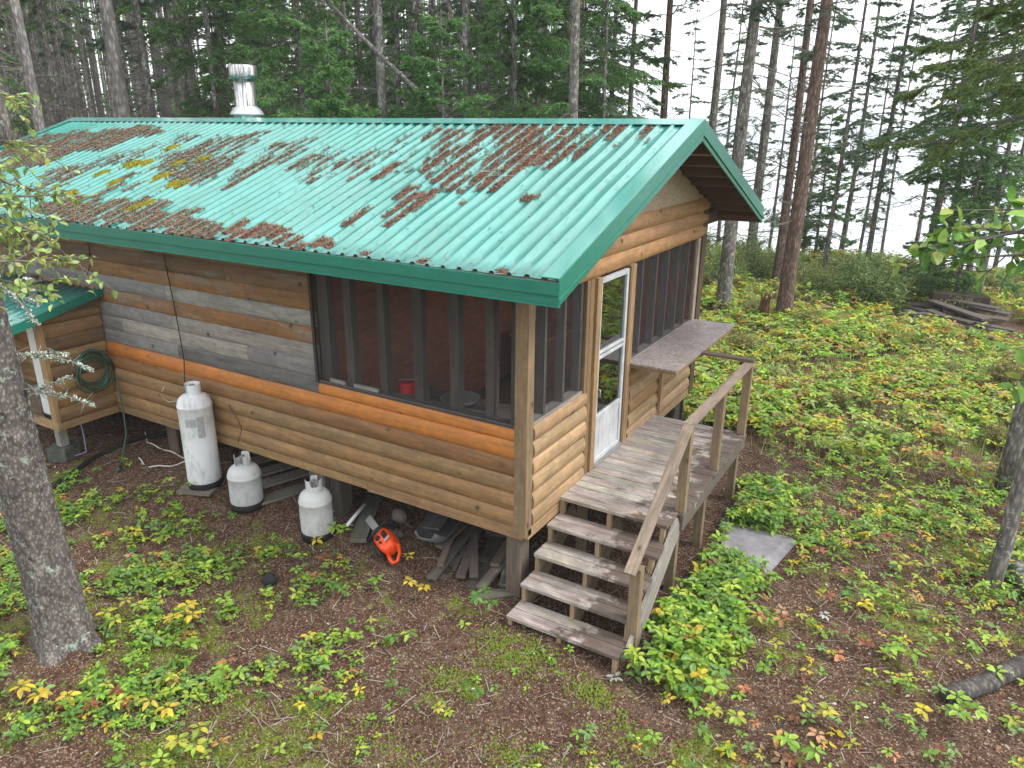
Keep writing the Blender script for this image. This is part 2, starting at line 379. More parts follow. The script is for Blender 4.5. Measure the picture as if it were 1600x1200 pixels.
# interior
PAN = (.50, .17, .09)
m = MB(); m.box(-2.49, -.05, GW-.12, GW-.07, .3, 2.95, PAN); m.build('interior_wall', W_IN, cabin)
m = MB(); m.box(-2.56, -2.5, .1, GW-.1, .3, 2.95, (.50, .18, .10)); m.build('interior_wall', W_IN, cabin)
m = MB(); m.box(-2.5, -.06, .03, GW-.1, 2.93, 2.96, (.16, .09, .05)); m.build('porch_ceiling', W_IN, cabin)
m = MB(); m.box(-2.49, -.05, .05, GW-.13, .252, .265, (.2, .12, .07)); m.build('porch_floor', W_IN, cabin)
STUD = (.12, .108, .10)
for k, (xc, ww) in enumerate([(-2.42, .14), (-2.09, .10), (-1.66, .09), (-1.22, .11), (-.80, .10), (-.41, .09), (-.145, .085)]):
    m = MB(); m.box(xc-ww/2, xc+ww/2, .03, .12, 1.335, 2.62, jit(STUD, .15)); m.build('stud', W_STUD, cabin, bevel=.003)
m = MB(); m.box(-2.5, -.1, -.02, .13, 1.302, 1.334, (.15, .13, .12)); m.build('window_sill', W_DARK, cabin)
for x0, x1 in ((-2.36, -2.155), (-2.03, -1.715)):
    m = MB(); m.box(x0, x1, -.005, .02, 1.336, 1.372, (.5, .49, .47)); m.build('sill_strip', m_wood('pale_strip', knots=False, contrast=.3, dirt=.1) if x0 < -2.3 else bpy.data.materials['pale_strip'], cabin)
for yc in (.34, .72, 1.07, 2.37, 2.66, 3.12, 3.52, 3.92, 4.30):
    m = MB(); m.box(-.10, -.012, yc-.020, yc+.020, 1.36, 2.47, (.15, .14, .135)); m.build('stud', W_STUD, cabin)
for y0, y1 in ((.065, 1.10), (2.31, 4.55)):
    m = MB(); m.box(-.11, .012, y0, y1, 1.325, 1.352, (.30, .28, .26)); m.build('window_sill', W_DARK, cabin)
t = NT('dark_window_screen'); df = t.b; df.inputs['Base Color'].default_value = (.035, .034, .036, 1); df.inputs['Roughness'].default_value = .55; df.inputs['Specular IOR Level'].default_value = .25
tr = t.n('ShaderNodeBsdfTransparent'); ms = t.n('ShaderNodeMixShader'); n_ = t.noise(t.coord('Object'), 3.5, 4)
t.l(t.ramp(n_, [(.3, .27), (.7, .42)]), ms.inputs[0])
sp = t.n('ShaderNodeMixRGB') if False else None
t.l(tr.outputs[0], ms.inputs[1]); t.l(df.outputs[0], ms.inputs[2]); t.l(ms.outputs[0], t.out.inputs[0]); M_SCR = t.m
def screen(org, du, dv, nu, nv, nrm, amp):
    m = MB(); vs = []; org, du, dv, nrm = [np.array(a, float) for a in (org, du, dv, nrm)]
    for j in range(nv+1):
        for i in range(nu+1):
            e = amp*math.sin(i*1.9+j*.7)*math.sin(PI*i/nu)*math.sin(PI*j/nv)
            vs.append(org+du*i/nu+dv*j/nv+nrm*e)
    fs = [(j*(nu+1)+i, j*(nu+1)+i+1, (j+1)*(nu+1)+i+1, (j+1)*(nu+1)+i) for j in range(nv) for i in range(nu)]
    m.add(vs, fs); return m.build('window_screen', M_SCR, cabin, smooth=True)
screen((-2.53, -.014, 1.31), (2.43, 0, 0), (0, 0, 1.32), 40, 14, (0, 1, 0), .005)
screen((.004, .065, 1.34), (0, 1.035, 0), (0, 0, 1.13), 16, 12, (1, 0, 0), .006)
screen((.004, 2.31, 1.34), (0, 2.245, 0), (0, 0, 1.13), 30, 12, (1, 0, 0), .006)
m = MB(); m.box(-2.535, -2.50, -.035, -.012, 1.31, 2.62, (.03, .03, .03)); m.box(-2.5, -.1, -.024, -.0145, 1.303, 1.325, (.05, .05, .05)); m.build('screen_edge', W_DARK, cabin)
# door
M_WHITE = m_plain('white_door_metal', (.50, .52, .535), .45, .5, noise=.3, scale=5)
m = MB(); y0, y1, z0, z1 = 1.385, 2.105, .425, 2.445
for (a, b, c_, d_) in ((y0, y0+.035, z0, z1), (y1-.055, y1, z0, z1), (y0+.035, y1-.055, z1-.05, z1), (y0+.035, y1-.055, z0, z0+.05), (y0+.035, y1-.055, 1.60, 1.635), (y0+.035, y1-.055, 1.655, 1.685), (y0+.035, y1-.055, .93, .98)):
    m.box(.0, .045, a, b, c_, d_)
door = m.build('door', M_WHITE, cabin, bevel=.004)
m = MB(); m.box(.012, .03, y0+.035, y1-.055, z0+.05, .93)
for k in range(6): m.box(.03, .032, y0+.05+k*.096, y0+.142+k*.096, z0+.07, .91)
m.build('kick_panel', M_WHITE, door)
t = NT('door_glass'); gl = t.n('ShaderNodeBsdfGlossy'); gl.inputs['Roughness'].default_value = .02; gl.inputs[0].default_value = (.9, .95, .92, 1)
tr = t.n('ShaderNodeBsdfTransparent'); tr.inputs[0].default_value = (.35, .38, .37, 1); ms = t.n('ShaderNodeMixShader')
lw = t.n('ShaderNodeFresnel'); lw.inputs[0].default_value = 2.4
t.l(lw.outputs[0], ms.inputs[0]); t.l(tr.outputs[0], ms.inputs[1]); t.l(gl.outputs[0], ms.inputs[2]); t.l(ms.outputs[0], t.out.inputs[0])
for a, b in ((.98, 1.60), (1.685, z1-.05)):
    m = MB(); m.box(.018, .022, y0+.035, y1-.055, a, b); m.build('glass_pane', t.m, door)
m = MB(); m.tube([(.045, y0+.02, 1.28), (.075, y0+.02, 1.28), (.08, y0+.02, 1.20)], .008, 6); m.build('handle', m_plain('dull_metal', (.4, .4, .4), .4, .5, 1), door, smooth=True)
m = MB(); m.box(-.02, .07, 1.37, 2.115, .392, .424, (.3, .3, .3)); m.build('door_threshold', W_DARK, cabin)
# shelf
t = NT('speckled_shelf_board'); v = t.vor(t.coord('Object', (1.0, 2.0, 1)), 17); n_ = t.noise(t.coord('Object', (1, 2.2, 1)), 22, 5, .75, 1)
c_ = t.mix(t.ramp(n_, [(.38, 0), (.62, 1)]), (.12, .09, .085), (.46, .40, .385)); c_ = t.mix(t.ramp(v.outputs['Distance'], [(.12, .9), (.3, 0)]), c_, (.42, .38, .38))
c_ = t.mix(t.ramp(t.noise(t.coord('Object'), 2, 4), [(.50, 0), (.75, .5)]), c_, (.17, .13, .12))
M_SH = t.fin(c_, .45, .5)
m = MB(); m.box(.02, .60, 2.27, 4.68, 1.322, 1.341); sh = m.build('counter_shelf', M_SH, cabin, bevel=.002)
m = MB(); m.box(.55, .592, 2.28, 4.67, 1.285, 1.320, (.33, .22, .11)); m.box(.03, .55, 2.28, 2.32, 1.285, 1.320, (.3, .2, .1)); m.box(.03, .55, 3.40, 3.44, 1.285, 1.320, (.3, .2, .1)); m.build('shelf_frame', W_POST, sh)
# roof sheets
def roof_sheet(sign, name):
    xs = []; x = LX+.02
    RIB = [(0, 0), (.052, 0), (.064, .021), (.094, .021), (.106, 0)]
    off = []
    while x < EX-.10:
        for dx, dz in RIB: off.append((x+dx, dz))
        x += .15
    off = [o for o in off if o[0] < EX-.02]+[(EX-.01, 0)]
    ny = 14; V = []; 
    for j in range(ny+1):
        y = -EY+(GW/2+EY)*j/ny
        for (x_, dz) in off:
            wv = .003*math.sin(x_*1.7+j*1.1)+.002*math.sin(x_*4.1-j*2.0)
            yy = y if sign > 0 else GW-y
            V.append((x_, yy+(-.006*math.sin(x_*31) if j == 0 else 0)*sign, ZE+SL*(y+EY)+dz+wv))
    n = len(off); F = [(j*n+i, j*n+i+1, (j+1)*n+i+1, (j+1)*n+i) for j in range(ny) for i in range(n-1)]
    if sign < 0: F = [f[::-1] for f in F]
    o = np_mesh(name, V, np.array(F), None, M_ROOF, cabin)
    s = o.modifiers.new('t', 'SOLIDIFY'); s.thickness = .003
    return o
roof = roof_sheet(1, 'roof'); roof2 = roof_sheet(-1, 'roof')
def screws():
    V, F = [], []
    for j, y_ in enumerate((-.55, -.1, .5, 1.1, 1.7, 2.2)):
        x = LX+.055
        while x < EX-.12:
            if True:
                n0 = len(V); zc = rz(y_)+.0235; r_ = .0075
                for k in range(6): V.append((x+.022+r_*math.cos(k*PI/3), y_+r_*math.sin(k*PI/3), zc-.002))
                for k in range(6): V.append((x+.022+.7*r_*math.cos(k*PI/3), y_+.7*r_*math.sin(k*PI/3), zc+.005))
                for k in range(6): F.append((n0+k, n0+(k+1) % 6, n0+6+(k+1) % 6, n0+6+k))
                F.append((n0+6, n0+7, n0+8, n0+9)); F.append((n0+6, n0+9, n0+10, n0+11))
            x += .30
    o = np_mesh('roof_screws', np.array(V), np.array(F), None, M_FLUEP, roof); o['kind'] = 'stuff'
M_FLUEP = m_plain('screw_heads', (.25, .33, .30), .4, .5, .3, noise=.5)
screws()
m = MB()
def slopebox(mb, x0, x1, ya, yb, dz0, dz1, side=1, col=(1, 1, 1)):
    P = []
    for x_ in (x0, x1):
        for y_ in (ya, yb):
            for dz in (dz0, dz1):
                P.append((x_, y_ if side > 0 else GW-y_, ZE+SL*(y_+EY)+dz))
    ou, ov = random.uniform(0, 40), random.uniform(0, 40)
    fs = [(0, 1, 3, 2), (4, 6, 7, 5), (0, 4, 5, 1), (2, 3, 7, 6), (0, 2, 6, 4), (1, 5, 7, 3)]
    along_x = (x1-x0) > (yb-ya)
    uv = [[((P[i][0] if along_x else P[i][1]*1.06)+ou, (P[i][1] if along_x else P[i][0])+P[i][2]*.3+ov) for i in f] for f in fs]
    mb.add(P, fs, col, uv)
for sd_ in (1, -1):
    y_ = -EY+.03; 
    while y_ < GW/2-.02:
        y2 = min(y_+.14, GW/2); slopebox(m, LX+.03, EX-.03, y_, y2-.005, -.045, -.022, sd_, jit((.42, .31, .21), .25)); y_ = y2
m.build('roof_boards', W_IN, cabin)
for sd_ in (1, -1):
    for y_ in (-.60, -.33, .02, .38, .76, 1.14, 1.52, 1.9, 2.27):
        m = MB(); slopebox(m, -.1 if y_ > -.1 else -.02, EX-.035, y_, y_+.04, -.14, -.047, sd_, jit((.10, .055, .04), .2)); m.build('purlin', W_IN, cabin)
m = MB(); m.box(-.03, .02, 4.87, GW+EY-.05, 2.62, 2.78, (.12, .06, .04)); m.box(.03, EX-.04, GW+EY-.075, GW+EY-.035, 2.64, 2.80, (.16, .08, .05)); m.build('rafter_tail', W_IN, cabin)
m = MB(); slopebox(m, -.07, -.03, -.60, .0, -.20, -.047, 1, (.16, .09, .05)); m.build('rafter_tail', W_IN, cabin)
# ridge cap, fascia, rake trim
m = MB(); 
for sd_ in (1, -1): slopebox(m, LX-.01, EX+.015, GW/2-.15, GW/2+.0, .022, .027, sd_)
m.build('ridge_cap', M_TRIM if False else M_ROOF, roof)
for y_, s_ in ((-EY, -1), (GW+EY, 1)):
    m = MB()
    for (a, b, zz0, zz1) in ((0, .014, 2.715, 2.812), (-.008, .0, 2.640, 2.714)):
        ya, yb = sorted((y_+s_*a, y_+s_*(b+.004))); m.box(LX, EX+.012, ya, yb, zz0, zz1)
    ya, yb = sorted((y_-s_*.02, y_+s_*.014)); m.box(LX, EX+.012, ya, yb, 2.628, 2.640)
    m.build('fascia', M_TRIM, roof if s_ < 0 else roof2, bevel=.003)
for x_, s_ in ((EX, 1), (LX, -1)):
    for sd_ in (1, -1):
        m = MB()
        xa, xb = sorted((x_-s_*.135, x_+s_*.012)); mt_ = MB(); slopebox(mt_, xa, xb, -EY-.016, GW/2, .024, .030, sd_); mt_.build('rake_trim', M_ROOF, roof if sd_ > 0 else roof2)
        xa, xb = sorted((x_+s_*.003, x_+s_*.016)); slopebox(m, xa, xb, -EY-.016, GW/2, -.115, .0238, sd_)
        xa, xb = sorted((x_-s_*.0, x_+s_*.024)); slopebox(m, xa, xb, -EY-.018, GW/2, -.132, -.116, sd_)
        xa, xb = sorted((x_-s_*.006, x_+s_*.009)); slopebox(m, xa, xb, -EY-.012, GW/2, -.185, -.133, sd_)
        m.build('rake_trim', M_TRIM, roof if sd_ > 0 else roof2, bevel=.003)
# chimney
t = NT('galvanised_flue'); n_ = t.noise(t.coord('Object', (14, 14, .7)), 3, 6, .75); M_FLUE = t.fin(t.mix(t.ramp(n_, [(.4, 0), (.62, 1)]), (.75, .76, .76), (.12, .11, .10)), t.ramp(n_, [(.3, .2), (.7, .45)]), .5, .95)
t = NT('flashing_metal'); M_FLASH = t.fin((.55, .57, .60), .35, .5, .6)
cx, cy = -6.60, 2.90
m = MB(); m.lathe([(.0, 3.6), (.155, 3.6), (.155, 4.55), (.0, 4.55)], (cx, cy, 0), 28); chim = m.build('chimney_pipe', M_FLUE, roof, smooth=True)
m = MB(); m.lathe([(.155, 4.50), (.185, 4.50), (.192, 4.53), (.200, 4.53), (.203, 4.56), (.203, 4.66), (.198, 4.69), (.16, 4.70), (0, 4.70)], (cx, cy, 0), 28); m.build('chimney_cap', M_FLUE, chim, smooth=True)
m = MB(); m.lathe([(.156, 4.12), (.20, 4.08), (.245, 4.02), (.25, 4.0), (.19, 3.995), (.21, 3.75), (.26, 3.6)], (cx, cy, 0), 28); m.build('flashing_collar', M_FLASH, chim, smooth=True)
# foundation posts under the cabin
def fpost(x0, x1, y0, y1, c=(.10, .075, .06), z1=.2):
    m = MB(); zb = gz((x0+x1)/2, (y0+y1)/2)-.1; n = 7
    for k in range(1): m.box(x0, x1, y0, y1, zb, z1, jit(c, .1))
    return m.build('foundation_post', W_DARK, cabin, bevel=.012)
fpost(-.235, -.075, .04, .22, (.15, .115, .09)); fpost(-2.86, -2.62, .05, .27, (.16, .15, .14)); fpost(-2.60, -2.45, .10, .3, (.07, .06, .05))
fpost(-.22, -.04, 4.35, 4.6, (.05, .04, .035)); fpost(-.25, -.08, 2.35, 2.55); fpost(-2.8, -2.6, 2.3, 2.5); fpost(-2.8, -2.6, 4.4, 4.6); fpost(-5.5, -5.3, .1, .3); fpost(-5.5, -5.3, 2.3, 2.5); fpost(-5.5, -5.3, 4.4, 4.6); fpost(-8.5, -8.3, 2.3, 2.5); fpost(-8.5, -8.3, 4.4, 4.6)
# cables on the long wall
M_CAB = m_plain('black_cable', (.015, .015, .015), .5, .3, noise=0)
m = MB(); P = [(-4.80, -.052, 2.62), (-4.78, -.05, 2.35), (-4.74, -.052, 2.0), (-4.70, -.056, 1.6), (-4.66, -.07, 1.2), (-4.60, -.15, .93), (-4.52, -.22, .86)]
m.tube(P, .0065, 6); m.build('cable', M_CAB, cabin, smooth=True)
m = MB(); m.tube([(-6.29, -.05, 2.62), (-6.27, -.05, 2.4), (-6.30, -.05, 2.2), (-6.36, -.08, 2.05)], .006, 6); m.build('cable', M_CAB, cabin, smooth=True)
m = MB(); m.tube([(-3.95, -.07, .78), (-3.82, -.065, .62), (-3.78, -.06, .5), (-3.80, -.12, .35)], .005, 6); m.build('cable', M_CAB, cabin, smooth=True)
m = MB(); m.tube([(-5.14, -.045, .80), (-5.12, -.10, .76), (-5.20, -.11, .66), (-5.10, -.06, .58), (-4.95, -.06, .62)], .006, 6); m.build('wire_loop', m_plain('clear_wire', (.5, .48, .42), .4, .5, noise=0), cabin, smooth=True)

# ------------------------------------------------------------------ litter on the roof
POLY = {"p1": (.93, [[-10.18, 1.34], [-10.23, 1.69], [-8.81, 1.92], [-7.8, 2.13], [-7.34, 2.01], [-7.64, 1.46], [-8.01, 1.09], [-8.42, 0.66], [-8.89, 0.36], [-10.05, 0.97]]),
"p3": (.5, [[-7.83, 0.41], [-7.19, 1.26], [-6.76, 1.9], [-6.35, 1.8], [-6.51, 1.08], [-7.08, 0.42], [-7.31, 0.2]]),
"p4": (.72, [[-5.88, 0.72], [-6.18, 1.04], [-5.91, 1.77], [-4.99, 2.07], [-4.96, 1.59], [-4.78, 0.72], [-4.57, 0.27], [-5.2, 0.45]]),
"p6": (.95, [[-6.62, -0.45], [-6.65, -0.23], [-5.28, -0.06], [-4.63, -0.11], [-3.52, -0.32], [-2.68, -0.36], [-1.9, -0.48], [-1.68, -0.645], [-6.2, -.645]]),
"h": (.45, [[-.6, 1.9], [-.9, 2.27], [.25, 2.27], [.1, 1.85]]), "f": (.66, [[-1.99, 0.97], [-2.29, 2.1], [-1.15, 2.31], [-0.25, 2.27], [-0.22, 1.81], [-0.4, 1.33], [-0.61, 1.09], [-0.88, 0.71], [-1.24, 0.6], [-1.62, 0.7]]),
"g": (.5, [[-4.09, 0.33], [-4.42, 0.75], [-4.64, 1.3], [-4.45, 1.89], [-4.02, 1.84], [-3.92, 1.35], [-4.08, 0.79], [-3.99, 0.29]]),
"e": (.27, [[-3.96, 0.97], [-3.31, 2.17], [-2.36, 2.19], [-2.1, 1.12], [-2.28, 0.71], [-2.87, 0.57]]),
"l": (.4, [[-10.2, -.6], [-10.2, .8], [-8.6, .3], [-7.2, -.2], [-6.7, -.62]])}
SEG = [[-1.77, -0.19, -1.72, 0.2], [-1.61, 0.02, -1.52, 0.54], [-1.45, -0.14, -1.39, 0.63], [-1.76, 0.37, -1.67, 0.67], [-1.0, 0.34, -0.96, 0.43], [-6.11, 0.28, -5.95, 0.58], [-4.14, 0.32, -3.95, 1.06], [-3.02, 0.59, -2.95, 0.72], [-2.36, 0.75, -2.16, 1.2], [-1.12, 0.76, -0.77, 1.62], [-0.85, 0.78, -0.48, 1.48], [-7.27, -0.08, -6.8, 0.15], [-6.46, -0.14, -6.37, 0.02], [-5.53, 0.11, -5.11, 0.33], [-5.9, -.1, -5.6, .3], [-3.6, .9, -3.45, 1.3], [-.4, .5, -.35, .62], [-1.2, -.62, -1.0, -.55], [-.7, -.63, -.5, -.58], [.1, -.64, .2, -.58]]
def inpoly(x, y, P):
    c = False; j = len(P)-1
    for i in range(len(P)):
        if (P[i][1] > y) != (P[j][1] > y) and x < (P[j][0]-P[i][0])*(y-P[i][1])/(P[j][1]-P[i][1])+P[i][0]: c = not c
        j = i
    return c
cells = []
nv = int((EX-LX)/.15)
STP = .012
for i in range(nv):
    xa = LX+.02+.15*i; ph = rng.uniform(0, 100, 6)
    for j in range(256):
        y = -EY+STP*j
        if y > GW/2-.16: break
        for q in range(10):
            xo = -.045+.015*q; onrib = q >= 7
            nz = .5+.20*math.sin(y*3.3+ph[0])+.15*math.sin(y*8.1+ph[1]+xo*9)+.10*math.sin(y*19+ph[2]+xo*40)+.06*math.sin(y*47+ph[4]+xo*90)+rng.uniform(-.09, .09)
            xc = xa; best = 0
            for k, (dn, P) in POLY.items():
                if inpoly(xc+xo+.12*math.sin(y*5+i), y+.10*math.sin(ph[3]+i*1.0), P): best = max(best, dn)
            for s_ in SEG:
                if s_[1] <= y <= s_[3] and abs(s_[0]-xc) < .076: best = max(best, .86)
            th = nz+(.48 if onrib else 0)+(.16 if q in (0, 6) else 0)
            if best > .05 and best+rng.normal(0, .13) > th: cells.append((xa+xo, y, best, min(1, max(0, best-th)*3+.15)))
cells = np.array(cells); N = len(cells)
V = []; F = []; C = []
for k, (xa, y, b, hh_) in enumerate(cells):
    n0 = len(V); rb = rz(y); ribz = .021 if ((xa-LX-.02) % .15) > .055 and ((xa-LX-.02) % .15) < .105 else 0; h = ribz+.004+.010*hh_*rng.uniform(.4, 1.2); jx, jy = rng.uniform(-.004, .004, 2); w_ = rng.uniform(.007, .0105)
    V += [(xa-w_+jx, y-.007+jy, rb+ribz+.001), (xa+w_+jx, y-.007+jy, rb+ribz+.001), (xa+w_+jx, y+.008, rb+ribz+.003), (xa-w_+jx, y+.008, rb+ribz+.003), (xa+jx+rng.uniform(-.004, .004), y+rng.uniform(-.003, .003), rb+h)]
    g = rng.uniform(.5, 1.25); left = 1 if xa < -3.2 else 0; cc = np.array([.23, .135, .10])*g if rng.random() > .45*left else np.array([.20, .18, .13])*g
    C += [cc]*5; F += [(n0, n0+1, n0+4, n0+4), (n0+1, n0+2, n0+4, n0+4), (n0+2, n0+3, n0+4, n0+4), (n0+3, n0, n0+4, n0+4)]
V = np.array(V); Ftri = np.array(F)[:, :3]; C = np.array(C)
tag(np_mesh('needle_mat', V, Ftri, C, m_plain('needle_mat', 'attr', .95, .1, noise=.3, scale=60)), 'matted reddish brown needle debris filling the valleys between the roof ribs', 'needle debris', None, 'stuff')
def slivers(P, length, width, cols, flat=.35, rr=rng):
    n = len(P); a = rr.uniform(0, 2*PI, n); tl = rr.normal(0, flat, n)
    D = np.stack([np.cos(a)*np.cos(tl), np.sin(a)*np.cos(tl), np.sin(tl)], 1); S = np.stack([-np.sin(a), np.cos(a), rr.normal(0, .3, n)], 1)
    L = rr.uniform(.5, 1.2, n)[:, None]*length; W = width
    A = P-D*L/2; B = P+D*L/2
    V = np.stack([A-S*W/2, A+S*W/2, B+S*W/2, B-S*W/2], 1).reshape(-1, 3)
    F = np.arange(4*n).reshape(-1, 4); return V, F, np.repeat(cols, 4, 0)
idx = rng.integers(0, N, 60000)
px = cells[idx, 0]+rng.uniform(-.012, .012, len(idx)); py = cells[idx, 1]+rng.uniform(-.012, .012, len(idx)); py = np.minimum(py, GW/2)
pz = ZE+SL*(py+EY)+rng.uniform(.010, .032, len(idx)); P = np.stack([px, py, pz], 1)
pal = np.array([[.30, .13, .085], [.36, .18, .12], [.22, .10, .06], [.16, .10, .07], [.27, .22, .16], [.12, .07, .05]])
pc = pal[rng.integers(0, 6, len(idx))]; gl_ = (px < -3.0)&(rng.random(len(px)) < .45); pc[gl_] = np.array([.27, .25, .17])*rng.uniform(.5, 1.1, (gl_.sum(), 1))
V2, F2, C2 = slivers(P, .042, .0042, pc)
ns = 2600; sx = rng.uniform(LX+.2, EX-.1, ns); sy = rng.uniform(-EY, GW/2-.2, ns); P3 = np.stack([sx, sy, ZE+SL*(sy+EY)+.024*rng.random(ns)+.004], 1)
V3, F3, C3 = slivers(P3, .03, .006, pal[rng.integers(2, 6, ns)], .1)
n6 = 260; ii6 = rng.integers(0, N, n6); P6 = np.stack([cells[ii6, 0], cells[ii6, 1], ZE+SL*(cells[ii6, 1]+EY)+.035], 1); V6, F6, C6 = slivers(P6, .16, .007, np.array([[.32, .30, .26], [.12, .09, .07]])[rng.integers(0, 2, n6)], .15)
Vall = np.concatenate([V2, V3, V6]); Fall = np.concatenate([F2, F3+len(V2), F6+len(V2)+len(V3)]); Call = np.concatenate([C2, C3, C6])
M_LIT = m_plain('needle_litter', 'attr', .95, .1, noise=.2)
np_mesh('needle_litter', Vall, Fall, Call, M_LIT, label='brown fallen needles and twigs lying in streaks on the green metal roof', category='needle litter', kind='stuff') if False else tag(np_mesh('needle_litter', Vall, Fall, Call, M_LIT), 'brown fallen needles and twigs lying in streaks on the green metal roof', 'needle litter', None, 'stuff')
# moss cushions on the roof
mv = [[-6.47, .81], [-6.40, .83], [-6.24, .87], [-5.45, .48], [-5.42, .55], [-4.98, .35], [-4.9, .37], [-6.63, .5], [-6.44, -.08], [-6.05, .29], [-4.88, -.22], [-4.81, -.13], [-6.35, 1.35], [-5.33, 1.06], [-5.6, .9]]
Vm, Fm, Cm = [], [], []
for (mx_, my_) in mv:
    for _ in range(55):
        ax_, ay_ = rng.normal(0, .045), rng.normal(0, .06); r_ = .020*math.exp(-(ax_**2+ay_**2)/.01)+.008; n0 = len(Vm)
        for k in range(6): Vm.append((mx_+ax_+r_*math.cos(k*PI/3), my_+ay_+r_*math.sin(k*PI/3), rz(my_+ay_)+.004))
        for k in range(6): Vm.append((mx_+ax_+.7*r_*math.cos(k*PI/3), my_+ay_+.7*r_*math.sin(k*PI/3), rz(my_+ay_)+.015+r_*.9))
        for k in range(6): Fm.append((n0+k, n0+(k+1) % 6, n0+6+(k+1) % 6, n0+6+k))
        Fm.append((n0+6, n0+7, n0+8, n0+9)); Fm.append((n0+6, n0+9, n0+10, n0+11)); g = rng.uniform(.6, 1.2); Cm += [(.22*g, .20*g, .02*g)]*12
tag(np_mesh('roof_moss', np.array(Vm), np.array(Fm), np.array(Cm), m_plain('moss', 'attr', .95, .1, noise=.4, scale=60)), 'yellow green moss cushions growing on the left part of the metal roof', 'moss', None, 'stuff')
# ------------------------------------------------------------------ ground, lake, far shore
t = NT('forest_floor'); o = t.coord('Object'); n1 = t.noise(o, 1.1, 7, .65); n2 = t.noise(o, 34, 5, .75); n3 = t.noise(o, 5.5, 6, .7, .5); n4 = t.noise(o, 120, 3, .7)
c = t.mix(t.ramp(n2, [(.3, 0), (.7, 1)]), (.020, .012, .009), (.150, .080, .052))
c = t.mix(t.ramp(n3, [(.46, 0), (.72, .75)]), c, (.17, .125, .09))
c = t.mix(t.ramp(n4, [(.58, 0), (.68, .7)]), c, (.32, .24, .18))
c = t.mix(t.ramp(n4, [(.28, .7), (.40, 0)]), c, (.02, .013, .01))
ms_ = t.mix(t.ramp(n2, [(.3, 0), (.7, 1)]), (.05, .070, .006), (.18, .25, .022))
sp_ = t.n('ShaderNodeMath', operation='ADD'); t.l(n1, sp_.inputs[0]); a_ = t.n('ShaderNodeMath', operation='MULTIPLY'); t.l(n3, a_.inputs[0]); a_.inputs[1].default_value = .55; t.l(a_.outputs[0], sp_.inputs[1])
sy_n = t.n('ShaderNodeSeparateXYZ'); t.l(o, sy_n.inputs[0])
g1_ = t.n('ShaderNodeMath', operation='LESS_THAN'); t.l(sy_n.outputs[1], g1_.inputs[0]); g1_.inputs[1].default_value = -.25
g2_ = t.n('ShaderNodeMath', operation='GREATER_THAN'); t.l(sy_n.outputs[0], g2_.inputs[0]); g2_.inputs[1].default_value = 1.3
g3_ = t.n('ShaderNodeMath', operation='MAXIMUM'); t.l(g1_.outputs[0], g3_.inputs[0]); t.l(g2_.outputs[0], g3_.inputs[1])
g4_ = t.n('ShaderNodeMath', operation='MULTIPLY'); t.l(t.ramp(sp_.outputs[0], [(.81, 0), (.88, .85)]), g4_.inputs[0]); t.l(g3_.outputs[0], g4_.inputs[1])
c = t.mix(g4_.outputs[0], c, ms_)
sxm = t.n('ShaderNodeSeparateXYZ'); t.l(o, sxm.inputs[0])
v5 = t.vor(t.coord('Object', (1, 1, 1)), 85); v5.inputs['Randomness'].default_value = 1
sp5 = t.n('ShaderNodeSeparateColor'); t.l(v5.outputs['Color'], sp5.inputs[0])
c = t.mix(t.ramp(sp5.outputs[0], [(.86, 0), (.88, .7)], 'CONSTANT'), c, t.mix(sp5.outputs[1], (.30, .19, .12), (.42, .36, .28)))
c = t.mix(t.ramp(sp5.outputs[2], [(.86, 0), (.88, .7)], 'CONSTANT'), c, (.018, .012, .009))
t.bump(n2, .8, .03); M_GR = t.fin(c, .95, .1)
def axisgrid(segs):
    out = [segs[0][0]]
    for a, b, st in segs:
        n = max(1, int(round((b-a)/st))); out += list(a+(b-a)*np.arange(1, n+1)/n)
    return np.array(out)
gx = axisgrid([(-400, -60, 20), (-60, -20, 2), (-20, -10, .4), (-10, 6, .07), (6, 14, .4), (14, 60, 2), (60, 400, 20)])
gy = axisgrid([(-400, -40, 20), (-40, -10, 2), (-10, -5, .4), (-5, 6, .07), (6, 30, .25), (30, 90, 2), (90, 500, 20)])
X, Y = np.meshgrid(gx, gy); Z = _gz(X, Y); near = (np.hypot(X, Y) < 14)
Z = Z + near*(.010*np.sin(X*23+Y*17)*np.sin(X*13-Y*29)+rng.normal(0, .007, X.shape))
nx, ny_ = len(gx), len(gy); ii, jj = np.meshgrid(np.arange(nx-1), np.arange(ny_-1)); b0 = (jj*nx+ii).ravel()
np_mesh('ground', np.stack([X.ravel(), Y.ravel(), Z.ravel()], 1), np.stack([b0, b0+1, b0+nx+1, b0+nx], 1), None, M_GR, None, True, label='reddish brown forest floor with needles and moss patches', kind='structure')
t = NT('lake_water'); t.bump(t.noise(t.coord('Object', (1, 1, 1)), .9, 4, .6), .25, .08); M_WAT = t.fin((.30, .34, .36), .12, 1.0)
m = MB(); m.add([(-3000, -500, -5.2), (4000, -500, -5.2), (4000, 6000, -5.2), (-3000, 6000, -5.2)], [(0, 1, 2, 3)]); tag(m.build('lake', M_WAT), 'pale bright lake behind the trees', None, None, 'structure')
V = []; n = 160
for k in range(n+1):
    a = math.radians(-75+110*k/n); R_ = 950+70*math.sin(k*.21)
    h = .45*(9+7*abs(math.sin(k*.13+1))+5*abs(math.sin(k*.31))+2*math.sin(k*1.7))
    for (rr_, zz) in ((R_, -6), (R_+12, -5.2+h), (R_+200, -5.2+h*1.6), (R_+600, -6)): V.append((CAM[0]+rr_*math.sin(a), CAM[1]+rr_*math.cos(a), zz))
F = [(k*4+i, (k+1)*4+i, (k+1)*4+i+1, k*4+i+1) for k in range(n) for i in range(3)]
